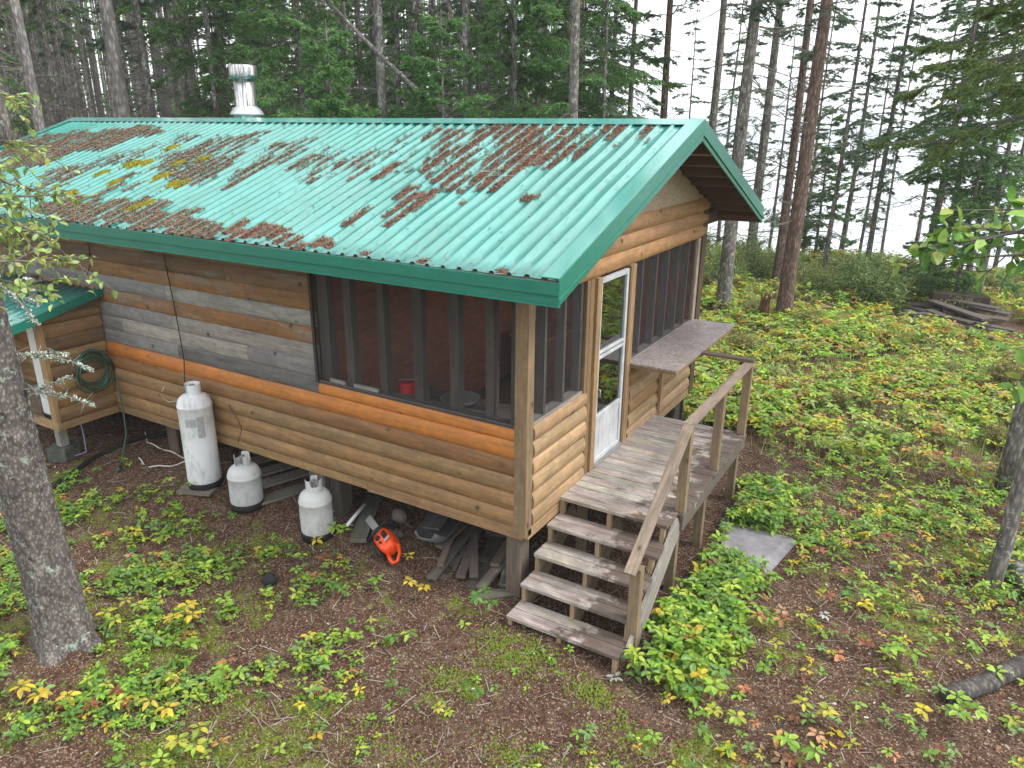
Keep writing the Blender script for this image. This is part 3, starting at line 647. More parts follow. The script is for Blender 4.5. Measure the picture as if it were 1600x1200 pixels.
np_mesh('far_shore', np.array(V), np.array(F), None, m_plain('hazed_far_forest', (.10, .14, .155), .95, .1, noise=.3, scale=.02), None, True, label='low far shore across the lake', kind='structure')  # bluish grey puts the distance haze into the forest colour
# ------------------------------------------------------------------ lean-to box on the long wall
LXR, LXL = -6.32, -8.75
lean = empty('utility_lean_to', (-7.5, -.4, -.4), 'small lean-to box on the cabin wall with a green metal roof and open front', 'lean-to')
def lz(y): return 1.86+.235*y       # roof line falls away from the wall
m = MB(); siding(m, (LXR, 0, 0), (0, -1, 0), (1, 0, 0), .05, .78, [.29, .47, .65, .83, 1.01, 1.19, 1.37, 1.545, 1.66], [TAN2, TAN, TAN2, BRN, TAN2, BRN, TAN2, TAN2], joints=False, seedk=41)
me_pts = [(LXR+.0, -.05, 1.66), (LXR+.0, -.80, 1.66), (LXR+.0, -.05, lz(-.05)-.03)]
m.add([(LXR-.02, -.04, 1.655), (LXR-.02, -.80, 1.655), (LXR-.02, -.04, lz(-.04)-.02), (LXR+.03, -.04, 1.655), (LXR+.03, -.80, 1.655), (LXR+.03, -.80, lz(-.80)-.02), (LXR+.03, -.04, lz(-.04)-.02)], [(3, 4, 5, 6)], BRN, [[(0, 0), (1, 0), (1, .1), (0, .3)]])
m.build('wall', W_SIDE, lean)
m = MB(); m.box(LXL, LXR+.04, -.80, -.02, .20, .245, (.26, .2, .13)); m.box(LXL, LXR+.055, -.835, -.80, .19, .30, (.36, .24, .12)); m.box(LXR+.005, LXR+.05, -.8, -.04, .20, .29, (.32, .2, .1)); m.build('floor', W_POST, lean)
m = MB(); m.box(LXR-.07, LXR+.055, -.835, -.785, .30, lz(-.8)-.02, (.36, .23, .11)); m.build('corner_post', W_POST, lean)
m = MB(); siding(m, (LXL, 0, 0), (0, -1, 0), (-1, 0, 0), .05, .78, [.29+.18*i for i in range(8)], [TAN2]*7, joints=False, seedk=42); m.build('wall', W_SIDE, lean)
V = []; xs = []; x = LXL-.1
while x < LXR+.12: xs += [(x, 0), (x+.055, 0), (x+.067, .018), (x+.09, .018), (x+.10, 0)]; x += .15
xs = [q for q in xs if q[0] < LXR+.12]+[(LXR+.12, 0)]
for y_ in (-1.2, -.8, -.4, 0.0):
    for x_, dz in xs: V.append((x_, y_, lz(y_)+dz))
n = len(xs); F = [(j*n+i, j*n+i+1, (j+1)*n+i+1, (j+1)*n+i) for j in range(3) for i in range(n-1)]
lr = np_mesh('roof', np.array(V), np.array(F), None, M_ROOF, lean); s_ = lr.modifiers.new('t', 'SOLIDIFY'); s_.thickness = .004
m = MB(); m.beam((LXR+.135, -1.21, lz(-1.21)+.0), (LXR+.135, 0, lz(0)+.0), .02, .10); m.build('rake_trim', M_TRIM, lr)
lx_, ly_ = -6.86, -.50
m = MB(); m.lathe([(.06, 1.6), (.06, 1.86), (.10, 1.86), (.10, 1.90), (.07, 1.91), (.07, 1.94), (.10, 1.95), (.105, 2.02), (.09, 2.05), (0, 2.06)], (lx_, ly_, 0), 20); m.build('flue', M_FLUE, lr, smooth=True)
# litter streaks on lean-to
P = np.stack([rng.uniform(LXL, LXR, 2600), -1.18*rng.random(2600)**1.1, np.zeros(2600)], 1); keep = (np.sin(P[:, 0]*7+1)+np.sin(P[:, 0]*3.1+P[:, 1]*3)) > .1; P = P[keep]; P[:, 2] = 1.86+.235*P[:, 1]+.012
V, F, C = slivers(P, .05, .006, pal[rng.integers(0, 6, len(P))], .2); tag(np_mesh('twig_litter', V, F, C, M_LIT), 'fallen needles lying on the small lean-to roof', 'needle litter', None, 'stuff')
m = MB(); zz = gz(-6.62, -.55); m.obox((-6.60, -.66, (.19+zz+.17)/2), (.055, 0, 0), (0, .055, 0), (0, 0, (.19-zz-.17)/2), (.30, .29, .27)); m.build('support_post', W_POST, lean, bevel=.004)
m = MB(); m.obox((-6.62, -.66, zz+.07), (.13, .05, 0), (-.05, .13, 0), (0, 0, .10), (.10, .105, .09)); b = m.build('cinder_block', m_plain('old_concrete', 'attr', .9, .2, noise=.5, bump=.4), None, bevel=.01); tag(b, 'dark mossy concrete block under the post of the lean-to', 'concrete block')
# white tall tank inside lean-to
wt = empty('water_heater', (-6.66, -.62, .245), 'tall white water heater standing in the open front of the lean-to', 'water heater')
M_ENAM = m_plain('white_enamel', (.62, .64, .66), .35, .5, noise=.15)
m = MB(); m.box(-6.78, -6.50, -.74, -.50, .30, 1.52); m.build('body', M_ENAM, wt, bevel=.03)
m = MB(); m.box(-6.77, -6.51, -.73, -.51, .245, .30, (.1, .1, .1)); m.build('foot', m_plain('black_rubber', (.02, .02, .02), .7, .2), wt)
m = MB(); m.tube([(-6.84, -.70, .28), (-6.84, -.70, .60), (-6.80, -.69, .66)], .03, 8); m.lathe([(0, .5), (.055, .5), (.055, .62), (0, .62)], (-6.85, -.70, 0), 12); m.build('gas_valve', m_plain('dull_valve', (.20, .19, .2), .5), wt, smooth=True)
# coiled hose
M_HOSE = m_plain('green_hose', (.035, .085, .055), .45, .4, noise=.2)
hz = empty('garden_hose', (-6.25, -.33, .85), 'coiled dark green garden hose hanging on the side of the lean-to', 'hose')
P = []; r_ = random.Random(2); hx = LXR+.075
for k in range(0, 6*20):
    a = 2*PI*k/20; tn = k/20; R_ = .205+.012*math.sin(tn*2.1)+r_.uniform(-.002, .002); dropz = .02*tn
    P.append((hx+.012*(k % 7)/7+.008*tn, -.31+R_*.92*math.cos(a)+.008*math.sin(tn*3), .93+R_*math.sin(a)-dropz))
m = MB(); m.tube(P, .0115, 6); m.build('coil', M_HOSE, hz, smooth=True)
P = [(hx+.03, -.14, 1.05)]+[(hx+.05, -.31+.26*math.cos(a), .82+.24*math.sin(a)) for a in np.linspace(.9, -3.3, 16)]
m = MB(); m.tube(P, .0115, 6); m.build('coil', M_HOSE, hz, smooth=True)
g0 = gz(-5.66, -.52)
P = [(hx+.05, -.31, 1.145), (hx+.08, -.19, 1.11), (hx+.12, -.12, .98), (hx+.16, -.10, .7), (hx+.22, -.12, .3), (hx+.30, -.18, 0), (hx+.42, -.33, g0+.15), (-5.72, -.46, g0+.03), (-5.66, -.52, g0+.02)]
m = MB(); m.tube(P, .0115, 6); m.tube([(-5.70, -.48, g0+.03), (-5.62, -.55, g0+.03)], .024, 8, (1, 1, 1)); m.build('hose_end', M_HOSE, hz, smooth=True)
def ground_line(name, pts, rad, mat, label, cat, lift=0):
    m = MB(); Q = []
    for i in range(len(pts)-1):
        for k in range(6):
            f = k/6; a, b = pts[i], pts[i+1]; x_ = a[0]+(b[0]-a[0])*f; y_ = a[1]+(b[1]-a[1])*f; Q.append((x_, y_, gz(x_, y_)+rad+lift+.01*math.sin(i*6+k)))
    m.tube(Q, rad, 6); o = m.build(name, mat, smooth=True); tag(o, label, cat); return o
ground_line('water_pipe', [(-6.0, .55), (-6.2, .2), (-6.28, -.4), (-6.10, -.95), (-6.0, -1.25)], .030, M_CAB, 'thick black poly pipe running on the ground from under the cabin', 'pipe')
M_CORD = m_plain('white_cord', (.6, .58, .52), .5, .4, noise=0)
ground_line('power_cord', [(-6.4, .35), (-6.0, .12), (-5.6, .10), (-5.15, .05), (-4.9, .15), (-5.1, -.15), (-5.4, -.32), (-5.75, -.20)], .0085, M_CORD, 'thin white cord curling on the ground beside the black pipe', 'cord')
m = MB(); g1 = gz(-6.5, -.4); m.tube([(-6.5, -.45, .2), (-6.47, -.45, -.05), (-6.45, -.47, g1+.03), (-6.5, -.6, g1+.01), (-6.7, -.75, g1+.01)], .008, 6); tag(m.build('drain_tube', m_plain('pale_blue_tube', (.25, .28, .42), .5, .4, noise=0), smooth=True), 'thin pale blue tube hanging below the lean-to floor', 'tube')
# ------------------------------------------------------------------ porch deck and stairs
D0, D1, DX, ZD = .919, 3.252, 1.208, .387; YS, RUN, RISE = .616, .252, .192
deck = empty('porch_deck', (.6, 2.0, -.45), 'grey weathered wooden porch deck with stairs and a sloping handrail', 'deck')
GD = (.42, .365, .325); PC = (.27, .20, .125)
m = MB(); y = D0-.005; k = 0
while y < D1-.02:
    y2 = y+.137; m.box(.035+random.uniform(-.004, .004), DX+.01+random.uniform(-.008, .006), y, min(y2, D1)-.006, ZD-.036+random.uniform(-.002, .002), ZD+random.uniform(-.002, .002), jit(GD, .22)); y = y2
m.box(.035, DX-.05, YS+.0, YS+.142, ZD-.038, ZD, jit(GD, .08)); m.box(.035, DX-.05, YS+.15, D0-.012, ZD-.038, ZD-.001, jit(GD, .08))
m.build('deck_boards', W_DECK, deck, bevel=.005)
FC = (.40, .385, .36)
m = MB(); m.box(DX-.04, DX+.0, D0, D1, ZD-.19, ZD-.040, FC); m.box(.03, DX-.042, D0, D0+.04, ZD-.18, ZD-.040, (.2, .15, .1)); m.box(.03, DX-.042, D1-.04, D1-.002, ZD-.18, ZD-.04, (.2, .15, .1))
for yy in (1.4, 1.95, 2.5): m.box(.03, DX-.042, yy, yy+.038, ZD-.18, ZD-.04, (.16, .12, .08))
m.build('deck_frame', W_DECK, deck, bevel=.003)
for (x_, y_) in ((1.10, 1.03), (1.10, 1.93), (1.12, 3.17), (.12, 3.1), (.12, 1.0)):
    m = MB(); m.box(x_-.045, x_+.045, y_-.045, y_+.045, gz(x_, y_)-.1, ZD-.042, jit((.22, .16, .10), .1)); m.build('deck_leg', W_POST, deck, bevel=.004)
HR = .903; px_ = DX-.045
capz = ZD+HR
for (y_,) in ((.975,), (2.07,), (3.20,)):
    m = MB(); m.box(px_-.045, px_+.045, y_-.045, y_+.045, ZD+.002, capz-.036, jit(PC, .08)); m.build('railing_post', W_POST, deck, bevel=.004)
NY = -.10
m = MB(); m.box(px_-.06, px_+.035, NY-.045, NY+.050, gz(px_, NY)-.1, .352, jit(PC, .05)); m.build('newel_post', W_POST, deck, bevel=.004)
RC = (.30, .23, .18)
m = MB(); m.box(px_-.055, px_+.05, .975, D1+.03, capz-.036, capz, jit(RC, .05)); m.build('handrail', W_POST, deck, bevel=.005)
m = MB(); p0 = np.array((px_-.003, .985, capz-.020)); p1 = np.array((px_-.02, -.265, .325+.04)); m.beam(p1, p0, .10, .038, jit(RC, .05)); m.build('handrail', W_POST, deck, bevel=.005)
m = MB(); m.box(.04, px_+.05, D1-.075, D1+.03, capz+.001, capz+.036, (.16, .11, .08)); m.build('handrail', W_POST, deck, bevel=.005)
stair = bpy.data.objects.new('staircase', None); stair.parent = deck; COL.objects.link(stair); stair.location = (0, 0, 0)
SX0, SX1 = .032, 1.115
for k in range(1, 5):
    yf = YS-k*RUN; z = ZD-k*RISE
    m = MB(); x1 = SX1+.045 if k != 4 else SX1+.03
    m.box(SX0, x1, yf, yf+.138, z-.038, z, jit(GD, .1)); m.box(SX0, x1, yf+.146, yf+.283, z-.038, z, jit(GD, .1)); m.build('tread', W_TREAD, stair, bevel=.006)
for xs_ in (SX0+.012, .55, SX1-.03):
    m = MB()
    for k in range(0, 5):      # stepped stringer: blocks under each tread
        yf = YS-k*RUN; z = ZD-k*RISE-.0385
        m.box(xs_, xs_+.042, yf+.012, yf+.07, z-RISE+.038 if k < 4 else gz(xs_, yf)-.02, z, jit((.34, .25, .15), .1))
    y0s, z0s = YS+.28, ZD-.30
    m.beam((xs_+.021, YS+.30, ZD-.28), (xs_+.021, YS-4*RUN+.14, ZD-4*RISE-.16), .040, .19, (.26, .20, .13)); m.build('stringer', W_POST, stair)
m = MB(); m.beam((px_-.0, D0-.01, ZD-.11), (px_-.0, YS-4*RUN+.22, ZD-4*RISE-.09), .036, .235, (.33, .31, .28)); m.build('side_stringer', W_POST, stair)
# ------------------------------------------------------------------ propane tanks
M_TANK = NT('tank_paint'); n_ = M_TANK.noise(M_TANK.coord('Object', (1, 1, .5)), 6, 7, .75)
M_TANK = M_TANK.fin(M_TANK.mix(M_TANK.ramp(n_, [(.50, 0), (.70, .6)]), M_TANK.attr(), (.22, .22, .19)), .42, .5)
M_RUB = bpy.data.materials['black_rubber']
M_LAB = m_plain('faded_label', (.40, .41, .42), .6, .3, noise=.4, scale=40)
def tank(x, y, R, H, col, label, rz_=0, openc=True, stickers=False):
    z0 = gz(x, y)+.0; tk = empty('propane_tank', (x, y, z0), label, 'propane tank', 'propane tanks along the long wall')
    h = H-.115; pr = [(0, .05), (R*.9, .05), (R*.99, .09), (R, .12)]
    pr += [(R, h*.5), (R, h-.55*R-.05), (R+.004, h-.55*R-.045), (R+.004, h-.55*R-.03), (R, h-.55*R-.025)]
    for k in range(1, 9): a = PI/2*k/8; pr.append((R*max(0, math.cos(a))**.72*.985, h-.55*R-.02+(.55*R+.02)*math.sin(a)))
    m = MB(); m.lathe(pr, (x, y, z0), 36, col); m.build('body', M_TANK, tk, smooth=True)
    m = MB(); m.lathe([(R*.97, .0), (R*1.01, .005), (R*1.0, .085), (R*.9, .095)], (x, y, z0), 32); m.build('foot_ring', M_RUB, tk, smooth=True)
    # collar: open band with cutout and two ears
    m = MB(); Rc = .088; n = 28; vs = []; 
    for k in range(n+1):
        a = math.radians(rz_+35)+2*PI*(1-70/360)*k/n; f = k/n
        hi = .115 if not openc else (.12 if (f < .16 or f > .84 or .38 < f < .62) else .055)
        for (rr_, zz) in ((Rc, h-.035), (Rc*1.02, h+hi), (Rc*1.02-.006, h+hi), (Rc-.006, h-.035)): vs.append((x+rr_*math.cos(a), y+rr_*math.sin(a), z0+zz))
    fs = [(k*4+i, (k+1)*4+i, (k+1)*4+(i+1) % 4, k*4+(i+1) % 4) for k in range(n) for i in range(4)]
    m.add(vs, fs, jit(col, .05)); m.build('collar', M_TANK, tk)
    m = MB(); m.lathe([(0, h-.02), (.022, h-.02), (.022, h+.05), (.012, h+.055), (.012, h+.08), (.03, h+.082), (.03, h+.10), (0, h+.102)], (x, y, z0), 14); m.build('valve', bpy.data.materials['dull_valve'], tk, smooth=True)
    if stickers:
        for a0, a1, za, zb in ((-75, -38, h-.36, h-.26), (-36, -12, h-.50, h-.24)):
            m = MB(); vs = []; n = 6
            for k in range(n+1):
                a = math.radians(a0+(a1-a0)*k/n)
                for zz in (za, zb): vs.append((x+(R+.002)*math.cos(a), y+(R+.002)*math.sin(a), z0+zz))
            m.add(vs, [(k*2, k*2+2, k*2+3, k*2+1) for k in range(n)]); m.build('label', M_LAB, tk)
    return tk
tank(-4.32, -.25, .192, 1.30, (.72, .74, .77), 'tall white propane cylinder standing against the log wall', 250, openc=False, stickers=True)
tank(-3.60, -.24, .186, .66, (.50, .52, .52), 'short pale grey propane cylinder beside the tall white cylinder', -70)
tank(-2.50, -.22, .176, .69, (.52, .54, .53), 'short smudged white propane cylinder in front of the wooden foundation post', 75)
m = MB(); g1 = gz(-4.3, -.35); m.obox((-4.30, -.38, g1+.012), (.20, .08, 0), (-.05, .11, 0), (0, 0, .015), (.2, .18, .15)); tag(m.build('board', W_DARK), 'short board on the ground under the tall white cylinder', 'board')
# ------------------------------------------------------------------ chainsaw
saw = empty('chainsaw', (-1.62, -.07, gz(-1.6, -.07)), 'orange chainsaw lying on the ground beside the lumber under the cabin', 'chainsaw')
SO = np.array([-1.64, -.06, gz(-1.6, -.07)+.12]); ua = np.array([.86, -.50, 0]); ub = np.array([.50, .86, 0.]); uc = np.array([.50*.75, .86*.75, .66]); ub = -np.cross(uc, ua)   # ua: towards the rear handle
def sp(a, b, c): return SO+(ua*a+ub*b+uc*c)*1.05
M_OR = m_plain('orange_plastic', (.80, .075, .008), .38, .5, noise=.15); M_BK = m_plain('black_plastic', (.02, .02, .022), .45, .4, noise=.1)
bm = bmesh.new(); bmesh.ops.create_uvsphere(bm, u_segments=24, v_segments=14, radius=1)
for v in bm.verts:
    x, y, z = v.co; e = lambda q: math.copysign(abs(q)**.55, q); x, y, z = e(x), e(y), e(z)
    top = 1-.25*(x > 0)*x*(z > 0); p = sp(x*.145, y*.105*(1-.2*x), z*.10*top); v.co = Vector(p-np.array(saw.location))
me = bpy.data.meshes.new('body'); bm.to_mesh(me); bm.free(); me.polygons.foreach_set('use_smooth', [True]*len(me.polygons)); me.materials.append(M_OR); ob = bpy.data.objects.new('body', me); COL.objects.link(ob); ob.parent = saw
m = MB(); m.tube([sp(.10, 0, .055), sp(.18, 0, .07), sp(.28, 0, .03), sp(.33, 0, -.03), sp(.31, 0, -.075), sp(.22, 0, -.08), sp(.11, 0, -.06)], [.022, .019, .017, .018, .02, .022, .024], 10); m.build('rear_handle', M_OR, saw, smooth=True)
m = MB(); m.tube([sp(-.11, -.12, -.05), sp(-.12, -.12, .08), sp(-.12, -.06, .17), sp(-.115, .05, .18), sp(-.11, .13, .12), sp(-.11, .15, .0), sp(-.10, .13, -.10)], .0125, 8); m.build('front_handle', M_BK, saw, smooth=True)
m = MB(); m.beam(sp(-.17, -.07, .14), sp(-.17, .09, .15), .012, .085); m.build('hand_guard', M_BK, saw, bevel=.004)
m = MB(); m.obox(sp(-.32, .05, .0), ua*.21, ub*.005, uc*.042); m.build('guide_bar', m_plain('bar_steel', (.42, .44, .42), .4, .5, .4), saw, bevel=.003)
m = MB(); 
m.obox(sp(-.135, .0, -.02), ua*.022, ub*.115, uc*.10)
for q_ in range(5): m.obox(sp(-.05+.022*q_, .108, .045), ua*.006, ub*.006, uc*.028)
m.tube([sp(-.03, .10, -.03), sp(-.03, .125, -.03)], [.032, .028], 12); m.tube([sp(.05, .10, -.035), sp(.05, .118, -.035)], [.014, .012], 10); m.obox(sp(.0, .0, -.115), ua*.13, ub*.07, uc*.012); m.build('cover_vents', M_BK, saw)
m = MB(); m.obox(sp(.085, .107, .04), ua*.016, ub*.003, uc*.035); m.build('badge', M_LAB, saw)
g1 = gz(-2.3, .2); m = MB(); m.tube([(-2.24, -.04, g1+.045), (-2.33, .36, g1+.10)], .020, 10); tag(m.build('plastic_pipe', m_plain('white_pvc', (.7, .7, .7), .4, .5, noise=.05), smooth=True), 'white plastic pipe lying on the ground next to the chainsaw bar', 'pipe')
# ------------------------------------------------------------------ lumber and junk under the cabin
def lumber(cx_, cy_, L, az, w_, h_, lift, c, tiltz=0, lab='', nm='plank', grp='boards stored under the cabin'):
    g = gz(cx_, cy_)+h_/2+lift+.004; d = np.array([math.cos(az), math.sin(az), tiltz]); d /= np.linalg.norm(d); s_ = np.array([-math.sin(az), math.cos(az), 0]); u_ = np.cross(d, s_)
    m = MB(); m.obox((cx_, cy_, g), d*L/2, s_*w_/2, u_*h_/2, jit(c, .12)); o = m.build(nm, W_DARK, bevel=.004); tag(o, lab, 'board', grp); return o
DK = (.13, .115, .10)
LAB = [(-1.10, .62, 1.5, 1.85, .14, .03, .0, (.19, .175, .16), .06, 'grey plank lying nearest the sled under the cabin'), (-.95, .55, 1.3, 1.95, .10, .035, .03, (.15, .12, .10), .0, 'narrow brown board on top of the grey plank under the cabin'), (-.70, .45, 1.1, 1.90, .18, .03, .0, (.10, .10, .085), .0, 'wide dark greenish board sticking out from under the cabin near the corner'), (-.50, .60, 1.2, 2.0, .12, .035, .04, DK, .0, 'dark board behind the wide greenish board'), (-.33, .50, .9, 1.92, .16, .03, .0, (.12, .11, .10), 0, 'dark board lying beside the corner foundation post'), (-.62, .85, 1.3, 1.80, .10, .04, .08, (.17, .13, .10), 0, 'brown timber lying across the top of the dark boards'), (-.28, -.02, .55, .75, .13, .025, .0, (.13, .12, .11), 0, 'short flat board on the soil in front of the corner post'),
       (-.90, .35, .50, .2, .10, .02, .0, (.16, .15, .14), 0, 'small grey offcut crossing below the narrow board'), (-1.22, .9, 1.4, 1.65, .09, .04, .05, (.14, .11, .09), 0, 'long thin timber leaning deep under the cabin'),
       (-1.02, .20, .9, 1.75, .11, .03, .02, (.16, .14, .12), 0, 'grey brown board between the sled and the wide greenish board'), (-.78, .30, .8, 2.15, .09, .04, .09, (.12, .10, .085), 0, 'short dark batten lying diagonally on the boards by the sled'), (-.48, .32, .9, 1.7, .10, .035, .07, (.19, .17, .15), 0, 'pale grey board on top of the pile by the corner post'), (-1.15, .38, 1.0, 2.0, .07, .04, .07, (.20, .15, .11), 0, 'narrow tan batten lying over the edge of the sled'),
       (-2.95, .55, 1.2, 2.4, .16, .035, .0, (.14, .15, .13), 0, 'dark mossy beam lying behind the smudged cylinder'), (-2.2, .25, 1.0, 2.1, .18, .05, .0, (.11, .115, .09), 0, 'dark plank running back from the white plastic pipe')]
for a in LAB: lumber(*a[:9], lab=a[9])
for k, (cx_, cy_, lab) in enumerate([(-4.15, .75, 'rearmost board of the grey pallet behind the cylinders'), (-3.90, .58, 'middle board of the grey pallet behind the cylinders'), (-3.66, .42, 'front board of the grey pallet behind the cylinders'), (-3.40, .28, 'loose broken board in front of the grey pallet')]):
    lumber(cx_+.1, cy_+.05, 1.2, 1.15, .20, .03, .06-.015*k, (.20, .195, .17), .05, lab)
g1 = gz(-2.7, 1.0); m = MB(); m.obox((-2.25, .95, g1+.16), (.30, .30, 0), (-.008, .008, 0), (0, 0, .16)); tag(m.build('green_metal_sheet', M_TRIM), 'green metal panel leaning behind the foundation post', 'metal sheet')
# sled
M_SLED = m_plain('grey_plastic_sled', (.13, .13, .135), .45, .4, noise=.3)
bm = bmesh.new(); n = 16; rows = []
SC = np.array([-1.36, .50, gz(-1.5, .5)+.05]); da = np.array([.26, -.965, 0.0]); db = np.array([.965, .26, 0])
for i in range(n+1):
    f = i/n; L_ = -.62+1.05*f; wd = .20*(1 if f < .75 else math.sqrt(max(0, 1-((f-.75)/.25)**2*.7))); up = .13*max(0, (f-.8)/.2)**2
    row = []
    for j in range(9):
        g = -1+2*j/8; row.append(bm.verts.new(Vector(SC+da*L_+db*g*wd+np.array([0, 0, up+.085*abs(g)**5]))))
    rows.append(row)
for i in range(n):
    for j in range(8): bm.faces.new((rows[i][j], rows[i][j+1], rows[i+1][j+1], rows[i+1][j]))
me = bpy.data.meshes.new('plastic_sled'); bm.to_mesh(me); bm.free(); me.materials.append(M_SLED); me.polygons.foreach_set('use_smooth', [True]*len(me.polygons)); ob = bpy.data.objects.new('plastic_sled', me); COL.objects.link(ob); s_ = ob.modifiers.new('t', 'SOLIDIFY'); s_.thickness = .012
tag(ob, 'dark grey plastic sled with a rounded nose lying under the cabin', 'sled')
lumber(-1.52, .85, 1.0, 1.83, .20, .025, .10, (.15, .15, .15), 0, 'flat grey board lying inside the plastic sled')
# wheel
m = MB(); c0 = np.array([-.86, .95, gz(-.86, .9)+.10]); P = [c0+np.array([.20*math.cos(a), .14*math.sin(a), .05*math.sin(a)]) for a in np.linspace(0, 2*PI, 21)]; m.tube(P, .03, 8); m.build('old_wheel', M_BK if False else m_plain('old_tyre', (.07, .065, .06), .8, .2), smooth=True, label='old grey tyre lying on the boards under the cabin', cat='tyre')
def stone(x, y, r, col, label, nm='stone', flat=.75, seed=0):
    bm = bmesh.new(); bmesh.ops.create_icosphere(bm, subdivisions=3, radius=1); rr = random.Random(seed); a, b, c_ = [rr.uniform(0, 9) for _ in range(3)]
    for v in bm.verts:
        k = 1+.14*math.sin(v.co.x*2.3+a)+.11*math.sin(v.co.y*3.1+b)+.08*math.sin(v.co.z*4+v.co.x*3+c_)
        v.co = Vector((v.co.x*r*k, v.co.y*r*k*.9, v.co.z*r*k*flat))
    me = bpy.data.meshes.new(nm); bm.to_mesh(me); bm.free(); me.polygons.foreach_set('use_smooth', [True]*len(me.polygons)); me.materials.append(m_plain('stone_'+str(seed), col, .9, .2, noise=.4, bump=.4, scale=20))
    o = bpy.data.objects.new(nm, me); COL.objects.link(o); o.location = (x, y, gz(x, y)+r*flat*.6); tag(o, label, 'stone' if nm == 'stone' else nm); return o
stone(-1.93, .48, .10, (.20, .18, .15), 'rounded grey brown stone under the cabin beside the sled', seed=1)
stone(-1.74, .22, .085, (.13, .11, .09), 'dark stone between the chainsaw and the plastic sled', seed=2)
stone(-5.1, .45, .16, (.15, .15, .11), 'mossy stone on the soil behind the tall cylinder', flat=.5, seed=3)
stone(-2.35, -1.05, .075, (.03, .03, .035), 'small black stone among the green plants in front of the smudged cylinder', seed=4)
# metal plate on the ground
t = NT('dull_sheet_metal'); n_ = t.noise(t.coord('Object'), 5, 6, .7); v_ = t.vor(t.coord('Object'), 22)
M_PL = t.fin(t.mix(t.ramp(v_.outputs['Distance'], [(.06, .8), (.12, 0)]), t.mix(t.ramp(n_, [(.3, 0), (.7, 1)]), (.15, .14, .155), (.30, .285, .31)), (.08, .06, .05)), .5, .5)
pl = [(1.20, 2.46), (1.24, 2.54), (1.98, 2.52), (2.06, 2.46), (1.92, 1.76), (1.84, 1.62), (1.74, 1.70), (1.62, 1.68), (1.50, 1.78), (1.44, 1.76)]
m = MB(); zt = [gz(x, y)+.055+.03*math.sin(x*5) for x, y in pl]; n = len(pl)
m.add([(x, y, z) for (x, y), z in zip(pl, zt)]+[(x, y, z-.006) for (x, y), z in zip(pl, zt)], [tuple(range(n))[::-1], tuple(range(n, 2*n))]+[(i, (i+1) % n, n+(i+1) % n, n+i) for i in range(n)])
tag(m.build('metal_plate', M_PL), 'bent grey sheet of metal lying on the ground beside the deck', 'metal sheet')
BARK_LOG = m_bark('log_bark', (.05, .045, .04), (.20, .18, .165), 1.0, (.28, .31, .25), .6)
# logs at the right
def log(name, p, q_, r0, r1, mat, label, seed=0, cat='log'):
    rr = random.Random(seed); m = MB(); P = []; R_ = []
    for k in range(13):
        f = k/12; x_ = p[0]+(q_[0]-p[0])*f; y_ = p[1]+(q_[1]-p[1])*f; rad = r0+(r1-r0)*f+rr.uniform(-.006, .006); P.append((x_+rr.uniform(-.01, .01), y_, gz(x_, y_)+rad*.75+(p[2] if len(p) > 2 else 0)*f)); R_.append(rad)
    m.tube(P, R_, 14); return tag(m.build(name, mat, smooth=True), label, cat)
log('fallen_log', (3.56, .70), (4.75, 2.3), .075, .09, BARK_LOG, 'grey fallen log with lichen at the right edge of the clearing', 1)
log('rotten_log', (4.02, 3.35), (4.45, 2.2), .085, .10, BARK, 'short split rotten log behind the thin tree at the right edge', 2)
# distant board pile
bp = [(3.35, 15.0, 2.6, -.85, .26, .05, .22), (3.0, 14.6, 2.0, -.95, .24, .05, .10), (4.0, 14.2, 2.2, -.45, .22, .05, .06), (3.75, 15.0, 2.2, -.80, .26, .05, .34), (3.5, 14.0, 2.0, -.62, .2, .05, .04), (4.2, 15.0, 1.7, -.3, .3, .05, .20), (2.85, 14.9, 1.2, .35, .2, .05, .20), (3.75, 16.0, 1.6, .18, .40, .30, .30), (4.5, 14.3, 1.3, -.1, .22, .05, .08), (3.3, 13.9, 1.5, -.9, .22, .04, .12), (3.4, 16.0, 1.9, .1, .25, .05, .25), (4.1, 13.7, 1.5, -.55, .22, .05, .02), (4.4, 15.6, 1.4, -.35, .26, .05, .26), (3.1, 15.4, 1.9, -1.1, .24, .05, .16), (3.7, 14.6, 2.0, -.75, .24, .05, .16), (4.2, 14.5, 1.5, -1.2, .2, .05, .14), (3.4, 14.3, 1.4, -.2, .24, .05, .10), (4.0, 15.6, 1.8, -.5, .26, .05, .42)]
for k, a in enumerate(bp): lumber(3.28+(a[0]-3.7)*.85, 15+(a[1]-15)*.95, a[2]*.78, a[3], a[4], a[5], a[6], (.115, .10, .095) if k != 7 else (.05, .035, .03), random.Random(k).uniform(-.08, .08), {7: 'thick black timber lying at the back top of the far heap', 3: 'topmost grey board slanting across the far heap', 5: 'wide board at the right end of the far heap', 6: 'short board poking out at the left end of the far heap', 11: 'lowest board nearest the camera in the far heap'}.get(k, 'old dark board within the heap of boards in the far clearing'), grp='boards of the far heap')
